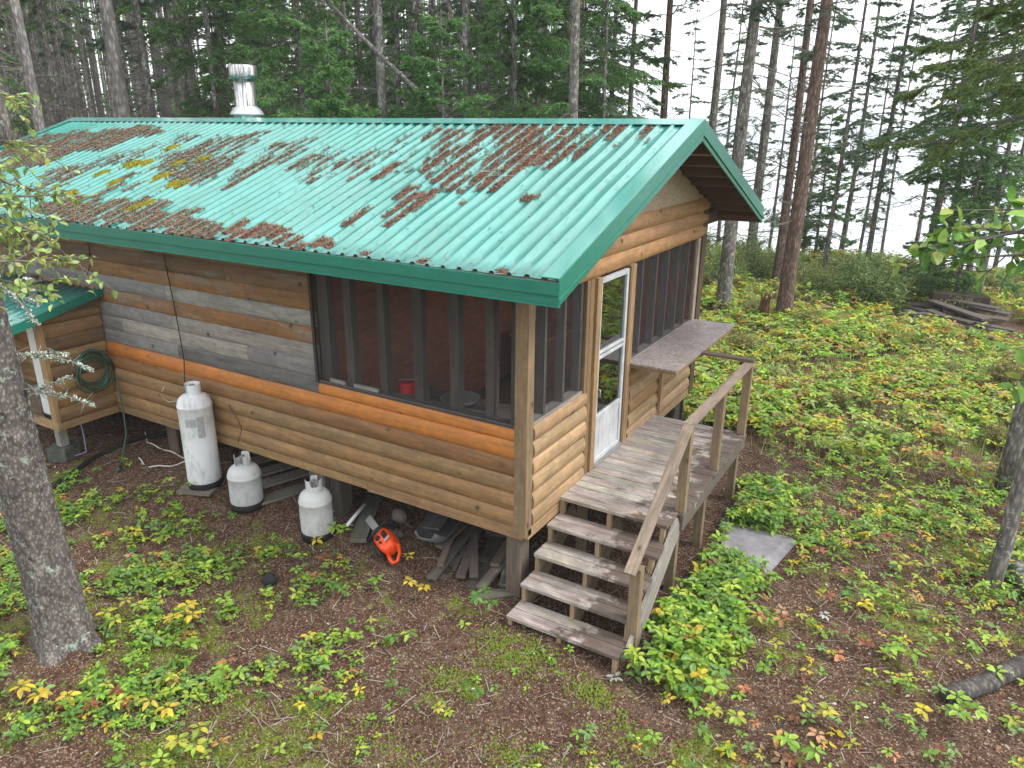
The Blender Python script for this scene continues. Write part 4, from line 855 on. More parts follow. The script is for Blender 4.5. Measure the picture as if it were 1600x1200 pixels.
# stump
def stump(x, y, r, h, label, seed):
    rr = random.Random(seed); m = MB(); n = 16; z = gz(x, y)-.05; vs = []; lev = 6
    for j in range(lev):
        f = j/(lev-1)
        for k in range(n):
            a = 2*PI*k/n; R_ = r*(1.25-.45*f)*(1+.12*math.sin(k*2.4+seed)); hh = h*f*(1 if j < lev-1 else .75+.5*abs(math.sin(k*1.7+seed)))
            vs.append((x+R_*math.cos(a)+.05*f, y+R_*math.sin(a), z+hh))
    fs = [(j*n+k, j*n+(k+1) % n, (j+1)*n+(k+1) % n, (j+1)*n+k) for j in range(lev-1) for k in range(n)]
    m.add(vs, fs, (.2, .1, .06)); m.add([(x+.05, y, z+h*.45)]+vs[-n:], [(0, 1+k, 1+(k+1) % n) for k in range(n)], (.3, .15, .08)); return tag(m.build('broken_stump', m_bark('rotten_wood', (.05, .02, .012), (.30, .14, .08))), label, 'stump')
stump(-.49, 11.6, .13, .72, 'broken reddish rotten stump left of the big leaning trunk', 3)
# things seen inside the porch
def can(x, y, z):
    cn = empty('paint_can', (x, y, z), 'red can standing on the inside of the long screen sill', 'can')
    m = MB(); m.lathe([(0, 0), (.085, 0), (.088, .01), (.085, .02), (.085, .17), (.088, .18), (.08, .185), (0, .18)], (x, y, z), 24); m.build('body', m_plain('red_paint', (.52, .02, .03), .4, .5, noise=.1), cn, smooth=True)
    m = MB(); m.box(x-.03, x+.04, y-.0875, y-.084, z+.05, z+.09); m.build('label', M_LAB, cn)
    m = MB(); m.beam((x-.1, y-.02, z+.20), (x+.12, y+.02, z+.23), .035, .012); m.build('brush', bpy.data.materials['dull_valve'], cn)
m = MB(); m.box(-1.75, -.3, .16, .62, 1.21, 1.24, (.12, .10, .09)); 
bench = m.build('porch_bench', W_DARK)
for x_, y_ in ((-1.7, .2), (-.35, .2), (-1.7, .57), (-.35, .57)): 
    m = MB(); m.box(x_-.03, x_+.03, y_-.03, y_+.03, .27, 1.208, (.12, .1, .09)); m.build('leg', W_DARK, bench)
tag(bench, 'dark bench table behind the long porch screen', 'bench')
can(-1.50, .21, 1.245)
tub = empty('plastic_tub', (-.98, .30, 1.245), 'grey plastic basin on the bench behind the screen', 'basin')
m = MB(); m.lathe([(0, .02), (.13, .02), (.19, .07), (.20, .07), (.14, .0), (0, 0)], (-.98, .38, 1.245), 24); m.build('bowl', m_plain('grey_tub', (.20, .20, .21), .5), tub, smooth=True)
m = MB(); m.lathe([(0, .03), (.05, .03), (.05, .12), (0, .13)], (-1.02, .38, 1.245), 12); m.build('sponge', m_plain('blue_tub', (.06, .16, .30), .5), tub, smooth=True)
m = MB(); m.box(-.38, -.02-.1, .9, 1.3, .27, .75); m.box(-.42, -.08, .86, 1.34, .75, .80); tag(m.build('storage_crate', m_plain('blue_plastic', (.02, .09, .17), .5), bevel=.01), 'blue plastic crate on the porch floor behind the corner screen', 'crate')
m = MB(); m.box(-.9, -.45, 1.3, 1.32, 1.0, 1.12); 
m = MB(); m.lathe([(.0, 0), (.05, 0), (.06, .1), (.03, .16), (.04, .3), (.055, .34), (0, .36)], (-.62, .42, 1.245), 14, (.3, .15, .07)); tag(m.build('bottle', m_plain('brown_bottle', (.20, .09, .04), .4, .5), smooth=True), 'orange brown bottle on the bench near the corner post', 'bottle')

m = MB(); m.box(-2.3, -1.75, 3.6, 4.6, .27, 1.0, (.30, .14, .07)); m.box(-2.35, -1.7, 3.55, 4.65, 1.0, 1.04, (.45, .20, .09)); tag(m.build('cabinet', W_IN, bevel=.006), 'brown cabinet against the inner porch wall behind the screen', 'cabinet')
m = MB(); m.box(-1.9, -1.86, 4.66, 4.70, 1.4, 1.62); m.lathe([(0, 0), (.03, 0), (.03, .22), (0, .24)], (-1.75, 4.62, 1.35), 10); tag(m.build('wall_lamp', bpy.data.materials['dull_valve']), 'small grey fixture on the inner porch wall', 'lamp')
m = MB(); m.lathe([(0, 0), (.15, 0), (.17, .25), (.12, .42), (.10, .45), (.10, .6), (0, .62)], (-.55, .85, .27), 14); tag(m.build('jerry_can', bpy.data.materials['blue_plastic'], smooth=True), 'dark blue container on the porch floor beside the crate', 'container')
# ------------------------------------------------------------------ conifers
R4 = np.random.default_rng(44)
def nrm(v): return v/np.maximum(np.linalg.norm(v, axis=-1, keepdims=True), 1e-9)
class Fol:
    """collects twigs (thin 3-sided sticks) and needle blades"""
    def __init__(s): s.V = []; s.F = []; s.C = []; s.n = 0
    def addtri(s, A, B, C_, col):
        n = len(A); s.V.append(np.stack([A, B, C_], 1).reshape(-1, 3)); s.F.append(np.arange(3*n).reshape(-1, 3)+s.n); s.C.append(np.repeat(col, 3, 0)); s.n += 3*n
    def stick(s, p, q_, r0, r1, col):
        p, q_ = np.atleast_2d(p), np.atleast_2d(q_); d = nrm(q_-p); a = nrm(np.cross(d, np.array([.3, .2, .93]))); b = np.cross(d, a)
        c = np.repeat(np.atleast_2d(col), len(p), 0) if len(np.atleast_2d(col)) != len(p) else col
        r0 = np.broadcast_to(np.reshape(r0, (-1, 1)), (len(p), 1)); r1 = np.broadcast_to(np.reshape(r1, (-1, 1)), (len(p), 1))
        P = [p+r0*a, p-r0*.5*a+r0*.87*b, p-r0*.5*a-r0*.87*b]; Q = [q_+r1*a, q_-r1*.5*a+r1*.87*b, q_-r1*.5*a-r1*.87*b]
        for i in range(3):
            j = (i+1) % 3; s.addtri(P[i], P[j], Q[j], c); s.addtri(P[i], Q[j], Q[i], c)
    def needles(s, p, d, n, spread, L, W, cols, rr):
        """n blades scattered along segments p->p+d"""
        m = len(p); k = rr.integers(0, m, n); f = rr.random(n)[:, None]; o = p[k]+d[k]*f; dd = nrm(d[k])
        side = nrm(rr.normal(0, 1, (n, 3))*np.array([1, 1, .6])); D = nrm(dd*.75+side*spread); Sd = nrm(np.cross(D, rr.normal(0, 1, (n, 3))))
        l = L*rr.uniform(.6, 1.25, n)[:, None]; w_ = W*rr.uniform(.7, 1.3, n)[:, None]
        s.addtri(o-Sd*w_/2, o+Sd*w_/2, o+D*l, cols[rr.integers(0, len(cols), n)]*rr.uniform(.75, 1.25, n)[:, None])
    def build(s, name, mat, parent=None): return np_mesh(name, np.concatenate(s.V), np.concatenate(s.F), np.concatenate(s.C), mat, parent)
GRN = np.array([[.065, .14, .045], [.09, .19, .055], [.12, .235, .07], [.05, .115, .045], [.15, .255, .08]])*1.6
GRN2 = np.array([[.09, .15, .09], [.12, .19, .11], [.15, .215, .125], [.08, .125, .08]])
BR = np.array([[.17, .15, .13]])
def bough(fo, o, az, L, up, droop, rr, cols, dens=1.0, bl=.055, bw=.015, hang=.35):
    K = 7; t_ = np.linspace(0, 1, K); d0 = np.array([math.cos(az), math.sin(az)])
    P = np.stack([o[0]+d0[0]*L*t_, o[1]+d0[1]*L*t_, o[2]+up*L*t_-droop*L*t_**1.8+.10*L*t_**5], 1); P[1:-1] += rr.normal(0, .02*L, (K-2, 3))
    fo.stick(P[:-1], P[1:], (.006+.011*L)*(1-t_[:-1]*.8), (.006+.011*L)*(1-t_[1:]*.8), BR)
    nt_ = max(6, int(17*L*dens+5)); tt = np.clip(rr.uniform(.12, 1, nt_)**.8, 0, .99); idx = np.minimum((tt*(K-1)).astype(int), K-2); fr = (tt*(K-1)-idx)[:, None]
    base = P[idx]*(1-fr)+P[idx+1]*fr; dax = nrm(P[idx+1]-P[idx]); sg = rr.choice([-1, 1], nt_)[:, None]; sidev = nrm(np.cross(dax, np.array([0, 0, 1.])))
    tl = ((1-tt)*.50*L+.10)*rr.uniform(.6, 1.15, nt_); td = nrm(dax*.75+sidev*sg*rr.uniform(.5, 1.0, (nt_, 1))+np.array([0, 0, -1.])*rr.uniform(0, hang, (nt_, 1)))*tl[:, None]
    fo.stick(base, base+td, .003, .001, BR)
    seg_p = np.concatenate([base, P[2:-1]]); seg_d = np.concatenate([td, P[3:]-P[2:-1]])
    # secondary
    ns_ = int(nt_*2.2); k = rr.integers(0, nt_, ns_); f = rr.uniform(.2, .9, ns_)[:, None]; sp0 = base[k]+td[k]*f; sdv = nrm(nrm(td[k])*.7+nrm(np.cross(td[k], np.array([0, 0, 1.])))*rr.choice([-1, 1], ns_)[:, None]*.7+np.array([0, 0, -.35*hang]))*(tl[k]*.38*(1.2-f[:, 0]))[:, None]
    seg_p = np.concatenate([seg_p, sp0]); seg_d = np.concatenate([seg_d, sdv])
    fo.needles(seg_p, seg_d, int((nt_+ns_)*8*dens), .55, bl, bw, cols, rr)
def dead(fo, o, az, L, rr, col=np.array([[.22, .20, .18]])):
    K = 5; P = [np.array(o, float)]; d = np.array([math.cos(az), math.sin(az), rr.uniform(-.7, .35)])
    for k in range(K): d = d+rr.normal(0, .26, 3)+np.array([0, 0, .04]); P.append(P[-1]+nrm(d)*L/K)
    P = np.array(P); r_ = .011*np.linspace(1, .15, K+1)*(L/.9+.25); fo.stick(P[:-1], P[1:], r_[:-1], r_[1:], col)
    for k in range(1, K):
        for _ in range(2):
            e = nrm(nrm(d)*.6+rr.normal(0, .6, 3))*L*.32*rr.uniform(.4, 1); fo.stick(P[k], P[k]+e, .004, .0015, col)
def trunk_mesh(nm, H, R, mat, parent, rr, lean=0, n=12, flare=1.35, seg=26, wob=.03):
    V = []; ph = rr.uniform(0, 6, 4); ax = []
    for j in range(seg+1):
        f = (j/seg)**1.3; z = -.3+(H+.3)*f; cx_ = wob*math.sin(z*.5+ph[0])+lean*z; cy_ = wob*math.sin(z*.43+ph[1]); ax.append((cx_, cy_, z))
        r_ = R*(1-f*.86)*(1+(flare-1)*math.exp(-max(0, z)/.28))
        for k in range(n):
            a = 2*PI*k/n; b = 1+.05*math.sin(3*a+ph[2]+z*1.3)+.04*math.sin(5*a+ph[3]-z*2); V.append((cx_+r_*b*math.cos(a), cy_+r_*b*math.sin(a), z))
    F = np.array([(j*n+k, j*n+(k+1) % n, (j+1)*n+(k+1) % n, (j+1)*n+k) for j in range(seg) for k in range(n)])
    np_mesh(nm, np.array(V), F, None, mat, parent, True)
    A = np.array(ax); return lambda z: (np.interp(z, A[:, 2], A[:, 0]), np.interp(z, A[:, 2], A[:, 1]), z)
def conifer(H, R, mat, crown0, crownd, Lmax, seed, name='spruce_tree', cols=GRN, dead0=.8, ndead=40, step=.14, per=3, gap=.0, Lmin=.35, up=.10, droop=.45, dens=1.0, lean=0, deadL=(.4, 1.3), crown_keep=1.0, hang=.45, bl=.085, bw=.027):
    rr = np.random.default_rng(seed); e = empty(name, (0, 0, 0), None, None); ax = trunk_mesh('trunk', H, R, mat, e, rr, lean)
    fo = Fol(); z = crown0
    while z < H-.1:
        f = (z-crown0)/(H-crown0); L = (Lmax*(1-f)**.8+Lmin)*min(1, .45+f*4) 
        if rr.random() > gap:
            for _ in range(per):
                if rr.random() < crown_keep: bough(fo, ax(z+rr.uniform(-.07, .07)), rr.uniform(0, 2*PI), L*rr.uniform(.5, 1.2), up+.25*f+rr.normal(0, .14), droop*(1-.5*f)*rr.uniform(.5, 1.5), rr, cols, dens, bl, bw, hang)
        z += step*(1+crownd*f)
    if fo.V: fo.build('crown', NEEDLE, e)
    if ndead:
        fd = Fol()
        for _ in range(ndead):
            z = rr.uniform(dead0, max(crown0+1.0, dead0+3)); dead(fd, ax(z), rr.uniform(0, 2*PI), rr.uniform(*deadL), rr)
        fd.build('dead_branches', TWIG, e)
    return e
PR = {}
PR['bareA'] = conifer(16, .135, BARK, 9.0, .6, 1.3, 1, cols=GRN2, dead0=1.5, ndead=60, step=.55, per=3)
PR['bareB'] = conifer(17, .11, BARK, 7.5, .6, 1.2, 2, cols=GRN, dead0=1.2, ndead=70, step=.60, per=3, gap=.1)
PR['bareC'] = conifer(14, .085, BARK, 6.0, .6, 1.1, 3, cols=GRN2, dead0=1.0, ndead=60, step=.45, per=2, gap=.1)
PR['pale'] = conifer(17, .16, BARK_L, 9.5, .6, 1.3, 4, cols=GRN, dead0=3.5, ndead=26, step=.6, per=3)
PR['green'] = conifer(13, .12, BARK, 3.0, .7, 1.9, 5, cols=GRN, dead0=1.0, ndead=30, step=.19, per=3, droop=.55, hang=.6)
PR['greenB'] = conifer(12, .10, BARK, 2.2, .7, 1.7, 6, cols=GRN, dead0=.8, ndead=20, step=.20, per=3, gap=.12, droop=.6, hang=.7)
PR['thin'] = conifer(11, .075, BARK, 2.6, .5, 1.0, 7, cols=GRN2*1.35, dead0=.8, ndead=16, step=.25, per=2, gap=.2, dens=.85, droop=.6)
PR['sparse'] = conifer(13, .10, BARK, 4.0, .5, 1.5, 8, cols=GRN2*1.35, dead0=1.0, ndead=26, step=.36, per=2, gap=.25, dens=.8)
PR['red'] = conifer(16, .165, BARK_R, 5.5, .4, 1.6, 9, name='pine_tree', cols=GRN2, dead0=2.0, ndead=40, step=.5, per=2, gap=.15, up=.2, droop=.3, bl=.075, bw=.016)
PR['redB'] = conifer(16, .13, BARK_R, 6.0, .4, 1.4, 10, name='pine_tree', cols=GRN2, dead0=2.0, ndead=40, step=.5, per=2, gap=.1, up=.2, droop=.3)
PR['grey'] = conifer(15, .17, BARK, 6.5, .5, 1.5, 11, cols=GRN2, dead0=1.5, ndead=60, step=.3, per=2, gap=.1, deadL=(.5, 1.7))
PR['young'] = conifer(5.5, .06, BARK, .5, .6, 1.1, 12, name='young_spruce', cols=GRN, dead0=.3, ndead=0, step=.14, per=4, up=.15, droop=.35)
used = set(); TREES = []
def plant(kind, x, y, label, cat='spruce', group=None, s=1.0, rz_=None, z=None):
    p = PR[kind]
    if kind in used: e = copy_tree(p)
    else: e = p; used.add(kind)
    e.location = (float(x), float(y), gz(x, y)-.02 if z is None else z); e.rotation_euler = (0, 0, random.uniform(0, 6.28) if rz_ is None else rz_); e.scale = (s, s, s*1.0)
    tag(e, label, cat, group)
    if group is None and 'group' in e: del e['group']
    TREES.append((x, y)); return e
# big singled-out trees on the lake side
plant('grey', -1.58, 12.5, 'thick grey spruce trunk rising just right of the roof peak', s=1.05)
plant('red', -.09, 12.15, 'thick reddish trunk, nearest the broken rotten stump', 'pine', s=1.08)
plant('redB', -1.03, 15.5, 'reddish slender trunk just behind the thick reddish one', 'pine', s=1.0)
def plant_px(kind, u, dist, label, cat='spruce', s=1.0, group=None, z=None):
    x, y = spot(u, dist); return plant(kind, x, y, label, cat, group, s, z=z)
plant_px('redB', 1035, 21, 'lone reddish trunk behind the right end of the ridge', 'pine', .95)
plant_px('sparse', 984, 22, 'thin grey spruce with sparse twigs left of the lone reddish trunk', s=1.0)
plant_px('bareA', 1112, 20, 'dark bare spruce trunk directly behind the roof corner', s=.95)
plant_px('bareA', 1196, 23, 'grey slanting spruce trunk between the roof corner and the reddish trunks', s=1.1)
plant_px('thin', 1163, 26, 'thin green spruce hidden partly behind the thick grey trunk', s=1.1)
plant_px('bareB', 1243, 24, 'dark slim spruce standing behind the slender reddish trunk', s=1.0)
plant_px('thin', 1322, 24, 'thin lichen covered spruce right of the thick reddish trunk', s=1.05)
plant_px('sparse', 1345, 29, 'sparse spruce by the lake beyond the bushy clearing edge', s=1.0)
plant_px('thin', 1392, 25, 'slender half bare spruce in the middle of the lake view', s=1.15)
0 and plant_px('greenB', 1428, 29, 'green bushy spruce behind the slender half bare one', s=.9)
plant_px('green', 1490, 24, 'dark leaning spruce with hanging green boughs before the lake', s=.95)
plant_px('bareC', 1512, 26, 'dark thin trunk close beside the spruce with hanging green boughs', s=1.1)
plant_px('greenB', 1560, 25, 'green drooping spruce near the right edge above the board heap', s=.9)
plant_px('thin', 1585, 22, 'thin young looking spruce at the far right edge of the lake view', s=.95)
plant_px('young', 1545, 22, 'small bushy spruce standing at the lake edge on the right', 'young spruce', s=1.1)
plant_px('young', 1300, 27, 'small spruce low beside the lake behind the thick reddish trunk', 'young spruce', s=.9)
0 and plant_px('young', 1440, 25.5, 'small spruce at the foot of the bushy spruce by the lake', 'young spruce', s=.8)
for k, (u, d, kd) in enumerate([(1075, 30, 'thin'), (1140, 32, 'sparse'), (1225, 33, 'thin'), (1280, 31, 'bareC'), (1375, 32, 'thin'), (1465, 33, 'sparse'), (1605, 30, 'thin'), (1680, 27, 'sparse'), (1760, 28, 'greenB'), (1410, 35, 'bareC')]):
    plant_px(kd, u, d, 'far thin spruce against the water '+('left of the reddish trunks' if u < 1200 else 'just right of the reddish trunks' if u < 1340 else 'at the middle of the lake view' if u < 1500 else 'at the right edge'), s=random.uniform(.85, 1.1), group='thin spruces on the lake bank')
# left forest: named ones
plant_px('pale', 196, 19, 'thick pale grey trunk behind the left end of the roof', s=1.15)
plant_px('pale', 60, 17, 'pale trunk leaning at the far left edge above the roof', s=.8)
plant_px('bareA', 300, 22, 'dark grey trunk between the pale thick trunk and the chimney', s=1.0)
plant_px('green', 340, 20, 'leafy green spruce just left of the chimney', s=.9)
plant_px('green', 480, 17.5, 'green spruce with broad boughs right of the chimney', s=1.0)
plant_px('bareA', 540, 19, 'grey trunk between the two green spruces behind the ridge', s=1.0)
plant_px('bareB', 648, 21, 'grey mottled trunk behind the middle of the ridge', s=1.25)
plant_px('greenB', 625, 18, 'bright green spruce with low boughs touching the middle of the ridge line', s=.9)
plant_px('greenB', 800, 16.5, 'green spruce with drooping boughs behind the right half of the roof', s=1.1)
plant_px('green', 885, 17.5, 'tallest dense green spruce behind the litter covered ridge', s=1.15)
plant_px('green', 955, 21, 'green spruce at the right end of the dark woods', s=.85)
plant_px('greenB', 430, 24, 'green spruce deeper in the woods behind the chimney', s=1.0)
plant_px('young', 520, 14.5, 'young spruce whose top shows just above the ridge right of the chimney', 'young spruce', s=1.05)
plant_px('young', 690, 15, 'young spruce whose top shows just above the middle of the ridge', 'young spruce', s=1.1)
random.seed(99)
kinds = ['bareA', 'bareB', 'bareC', 'bareB', 'bareA', 'bareC', 'bareC', 'bareB', 'bareB', 'bareC', 'bareA', 'bareA', 'greenB']
cnt = 0; tries = 0; FP = []
while cnt < 150 and tries < 6000:
    tries += 1; u = random.uniform(-260, 985); d = 15+34*random.random()**.85
    if u > 700 and d > 30+(985-u)*.05: continue
    x, y = spot(max(-260, u), d)
    if u < 0: a = az_of(0)+(u/1600)*1.2; x, y = CAM[0]+math.sin(a)*d, CAM[1]+math.cos(a)*d
    if x > -13 and x < 2 and y < 7.0: continue
    if any((x-a)**2+(y-b)**2 < .8 for a, b in FP+TREES): continue
    FP.append((x, y)); kd = random.choice(kinds) if u < 560 else random.choice(kinds+['green', 'sparse', 'thin'])
    zone = 'left of the pale thick trunk' if u < 180 else 'between pale thick trunk and chimney' if u < 370 else 'just right of the chimney' if u < 520 else 'behind the middle ridge' if u < 740 else 'behind the right ridge half'
    row = 'near row' if d < 24 else 'middle rows' if d < 35 else 'deepest rows'
    if kd in ('green', 'greenB') : lab, gr = 'green boughed woodland spruce %s, %s' % (zone, row), 'green spruces inside the woods'
    else: lab, gr = '%s grey spruce trunk %s, %s' % ({'bareA': 'stout', 'bareB': 'medium', 'bareC': 'slim', 'thin': 'very thin', 'sparse': 'twiggy'}[kd], zone, row), 'grey trunks of the dense woods'
    plant(kd, x, y, lab, 'spruce', gr, random.uniform(.8, 1.15)); cnt += 1
# woods beyond, read as one mass
def far_mass():
    rr = np.random.default_rng(5); fo = Fol(); A = []; B = []; Rr = []
    for _ in range(380):
        u = rr.uniform(-300, 900); d = rr.uniform(46, 78); a = az_of(min(max(u, 0), 1600))+(min(u, 0)/1600)*1.2; x, y = CAM[0]+math.sin(a)*d, CAM[1]+math.cos(a)*d
        A.append((x, y, -1.5)); B.append((x+rr.normal(0, .25), y, 15)); Rr.append(rr.uniform(.08, .2))
        for _ in range(int(rr.integers(5, 15))):
            z = rr.uniform(0, 6) if rr.random() < .55 else rr.uniform(5, 13); L = rr.uniform(.8, 2.0); az = rr.uniform(0, 6.28); n = 16; p = np.array([[x, y, z]]); dv = np.array([[math.cos(az), math.sin(az), -.35]])*L
            fo.needles(p, dv, n, .7, .45, .10, GRN, rr)
    A, B, Rr = np.array(A), np.array(B), np.array(Rr); fo.stick(A, B, Rr, Rr*.5, np.array([[.28, .26, .24]])); return tag(fo.build('far_woods', NEEDLE), 'deep far spruce woods seen as one mass behind the nearer trunks', 'woods', None, 'stuff')
far_mass()
# leaning dead poles in the woods
def pole(p, q_, r0, label):
    m = MB(); p, q_ = np.array(p), np.array(q_); P = [p+(q_-p)*k/10+np.array([0, 0, -.12*math.sin(PI*k/10)]) for k in range(11)]; m.tube(P, [r0*(1-.5*k/10) for k in range(11)], 8); tag(m.build('leaning_dead_tree', BARK, smooth=True), label, 'dead tree')
pole(at(735, 215, 16), at(455, -60, 17), .06, 'thin dead tree leaning left across the woods above the ridge')
pole(at(790, 230, 17), at(680, -50, 16), .055, 'dead tree leaning left behind the drooping green spruce')
# ------------------------------------------------------------------ near tree at the left
nt_e = empty('spruce_tree', (-3.19, -2.64, gz(-3.2, -2.64)), 'large scaly grey trunk in the left foreground with lichen covered dead branches', 'spruce')
rr = np.random.default_rng(77); H = 13; V = []; n = 64; seg = 220
for j in range(seg+1):
    z = -.25+(4.2+.25)*min(1, j/180) if j <= 180 else 4.2+(H-4.2)*(j-180)/40
    zz = max(0, z); cx_ = -3.17-.030*zz; cy_ = -2.63-.016*zz; r0 = (.205-.013*zz if zz < 4 else .153*(1-(zz-4)/10)); 
    for k in range(n):
        a = 2*PI*k/n; fl = math.exp(-zz/.16)*(.05+.070*max(0, math.sin(a*2.5+1.0))**1.2+.03*math.sin(a*5)); r_ = r0+fl+.006*math.sin(a*7+z*2)+.005*math.sin(a*3-z*3.1)+rr.normal(0, .0035)
        V.append((cx_+r_*math.cos(a), cy_+r_*math.sin(a), z+gz(-3.19, -2.64)))
F = np.array([(j*n+k, j*n+(k+1) % n, (j+1)*n+(k+1) % n, (j+1)*n+k) for j in range(seg) for k in range(n)]); np_mesh('trunk', np.array(V), F, None, BARK_N, nt_e, True)
# lichen covered dead branches of that tree
LIC = m_plain('lichen', 'attr', .95, .1, noise=.4, scale=50); LI = MB(); LV = []
def lich_branch(P, r0):
    fo = Fol(); P = np.array(P); r_ = np.linspace(r0, r0*.3, len(P)); m = MB(); m.tube(P, list(r_), 7, (.20, .19, .17))
    rr2 = np.random.default_rng(int(abs(P[0][0])*1000) % 999)
    for i in range(1, len(P)-1):
        for _ in range(3):
            e = nrm(nrm(P[i+1]-P[i])*.7+rr2.normal(0, .6, 3))*rr2.uniform(.04, .14); m.tube([P[i], P[i]+e*.5+rr2.normal(0, .008, 3), P[i]+e], [.004, .003, .001], 5, (.24, .24, .21))
    b = m.build('dead_branch', LIC, nt_e, smooth=True)
    n_ = 520; k = rr2.integers(0, len(P)-1, n_); f = rr2.random(n_)[:, None]; o = P[k]*(1-f)+P[k+1]*f+rr2.normal(0, .009, (n_, 3)); keep = (np.sin(k*1.7+f[:, 0]*5) > -.2); o = o[keep]
    V_, F_, C_2 = slivers(o, .018, .010, np.array([[.40, .47, .38], [.48, .53, .44], [.33, .38, .30]])[rr2.integers(0, 3, len(o))], 1.0, rr2); np_mesh('lichen', V_, F_, C_2, LIC, b)['kind'] = 'stuff'
def bp_(u0, v0, d0, u1, v1, d1, n=8, sag=6, wob=4, seed=1):
    r_ = random.Random(seed); return [at(u0+(u1-u0)*i/n+r_.uniform(-wob, wob)*.4, v0+(v1-v0)*i/n-sag*math.sin(PI*i/n)+r_.uniform(-wob, wob)*.5, d0+(d1-d0)*i/n) for i in range(n+1)]
lich_branch(bp_(5, 553, 7.2, 148, 577, 6.2, seed=1), .012); lich_branch(bp_(20, 620, 7.2, 112, 585, 6.3, sag=-4, seed=2), .010); lich_branch(bp_(15, 607, 7.2, 150, 635, 6.0, seed=3), .013); lich_branch(bp_(-20, 430, 7.0, 61, 508, 6.1, seed=4), .013); lich_branch(bp_(5, 560, 7.1, 110, 555, 6.2, seed=6), .009); lich_branch(bp_(-30, 455, 7, 62, 475, 6.4, seed=7), .008)
# ------------------------------------------------------------------ leaves helper
def leaves(P, D, N_, L, W, fold, col):
    """two folded quads per leaf"""
    D = nrm(D); S = nrm(np.cross(D, N_)); U = np.cross(S, D); L = np.reshape(L, (-1, 1)); W = np.reshape(W, (-1, 1)); f = np.reshape(fold, (-1, 1))*W
    pts = [P, P+.32*L*D+.5*W*S+f*U, P+.74*L*D+.36*W*S+f*.7*U, P+L*D-.10*L*U, P+.74*L*D-.36*W*S+f*.7*U, P+.32*L*D-.5*W*S+f*U]
    n = len(P); V = np.stack(pts, 1).reshape(-1, 3); b = np.arange(n)[:, None]*6
    F = np.concatenate([b+np.array([[0, 1, 2, 3]]), b+np.array([[0, 3, 4, 5]])], 0); return V, F, np.repeat(col, 6, 0)
class Leaves:
    def __init__(s): s.V = []; s.F = []; s.C = []; s.n = 0
    def add(s, *a):
        V, F, C_ = leaves(*a); s.V.append(V); s.F.append(F+s.n); s.C.append(C_); s.n += len(V)
    def raw(s, V, F, C_): s.V.append(V); s.F.append(F+s.n); s.C.append(C_); s.n += len(V)
    def build(s, name, mat, parent=None): return np_mesh(name, np.concatenate(s.V), np.concatenate(s.F), np.concatenate(s.C), mat, parent)
UP = np.array([0, 0, 1.])
def birch(name, label, trunk_xy, sprays, leafL, cols, dens, seed, cat='birch', tr=.05, trz=8):
    rr = np.random.default_rng(seed); x, y = trunk_xy; z0 = gz(x, y); e = empty(name, (x, y, z0), label, cat)
    m = MB(); m.tube([(x+.03*math.sin(k), y+.03*math.cos(k*1.3), z0-.2+trz*k/12) for k in range(13)], [tr*(1-.6*k/12) for k in range(13)], 10); m.build('trunk', BARK_L, e, smooth=True)
    lv = Leaves(); m = MB()
    for P in sprays:
        P = np.array(P); root = np.array([x, y, min(trz-.5, P[0][2]+.1)]); P = np.concatenate([[root], P]); m.tube(P, list(np.linspace(.012, .003, len(P))), 6, (.2, .18, .15))
        for i in range(1, len(P)-1):
            seg_ = P[i+1]-P[i]; L_ = np.linalg.norm(seg_); 
            for _ in range(int(dens*L_*9)+1):
                f = rr.random(); b = P[i]+seg_*f; tw = nrm(nrm(seg_)*.5+rr.normal(0, .7, 3)*np.array([1, 1, .6])+np.array([0, 0, -.25]))*rr.uniform(.08, .30); m.tube([b, b+tw*.5, b+tw], [.003, .002, .0012], 4, (.17, .14, .11), False)
                k = int(rr.integers(4, 9)); fr = rr.random((k, 1)); o = b+tw*fr; D = nrm(nrm(tw)*.5+rr.normal(0, .8, (k, 3))+np.array([0, 0, -.35])); N_ = nrm(UP+rr.normal(0, .45, (k, 3)))
                lv.add(o, D, N_, leafL*rr.uniform(.6, 1.2, k), leafL*.62*rr.uniform(.7, 1.1, k), rr.uniform(.05, .2, k), cols[rr.integers(0, len(cols), k)]*rr.uniform(.75, 1.2, (k, 1)))
    m.build('branches', TWIG, e); lv.build('foliage', LEAF, e); return e
LG = np.array([[.30, .42, .12], [.40, .50, .16], [.24, .38, .10], [.50, .52, .15], [.36, .48, .20]])
def spr(u0, v0, d0, u1, v1, d1, seed, sag=-8): return bp_(u0, v0, d0, u1, v1, d1, 7, sag, 6, seed)
birch('birch_tree', 'light green birch sprays hanging over the left edge of the roof', (-3.6, -3.5), [spr(-60, 190, 4.6, 55, 235, 4.7, 1), spr(-60, 250, 4.4, 70, 300, 4.6, 2), spr(-60, 300, 4.3, 105, 300, 4.6, 3), spr(-60, 300, 4.2, 85, 375, 4.4, 4), spr(-50, 400, 4.1, 120, 400, 4.4, 5), spr(-30, 430, 4.2, 85, 435, 4.5, 6), spr(-60, 110, 4.6, 30, 150, 4.8, 7), spr(-40, 345, 4.3, 45, 350, 4.6, 9)], .048, LG, 3.2, 3)
RG = np.array([[.12, .27, .04], [.20, .36, .06], [.28, .42, .10], [.10, .22, .05], [.36, .42, .10]])
birch('alder_tree', 'broad bright green leaves reaching in from the right edge', (4.15, -1.6), [spr(1700, 360, 3.6, 1500, 350, 3.6, 11), spr(1700, 330, 3.4, 1440, 385, 3.6, 12), spr(1680, 380, 3.4, 1540, 400, 3.5, 13), spr(1700, 520, 3.3, 1585, 555, 3.4, 14), spr(1680, 300, 3.5, 1560, 330, 3.7, 15)], .076, RG, 1.35, 5, cat='alder')
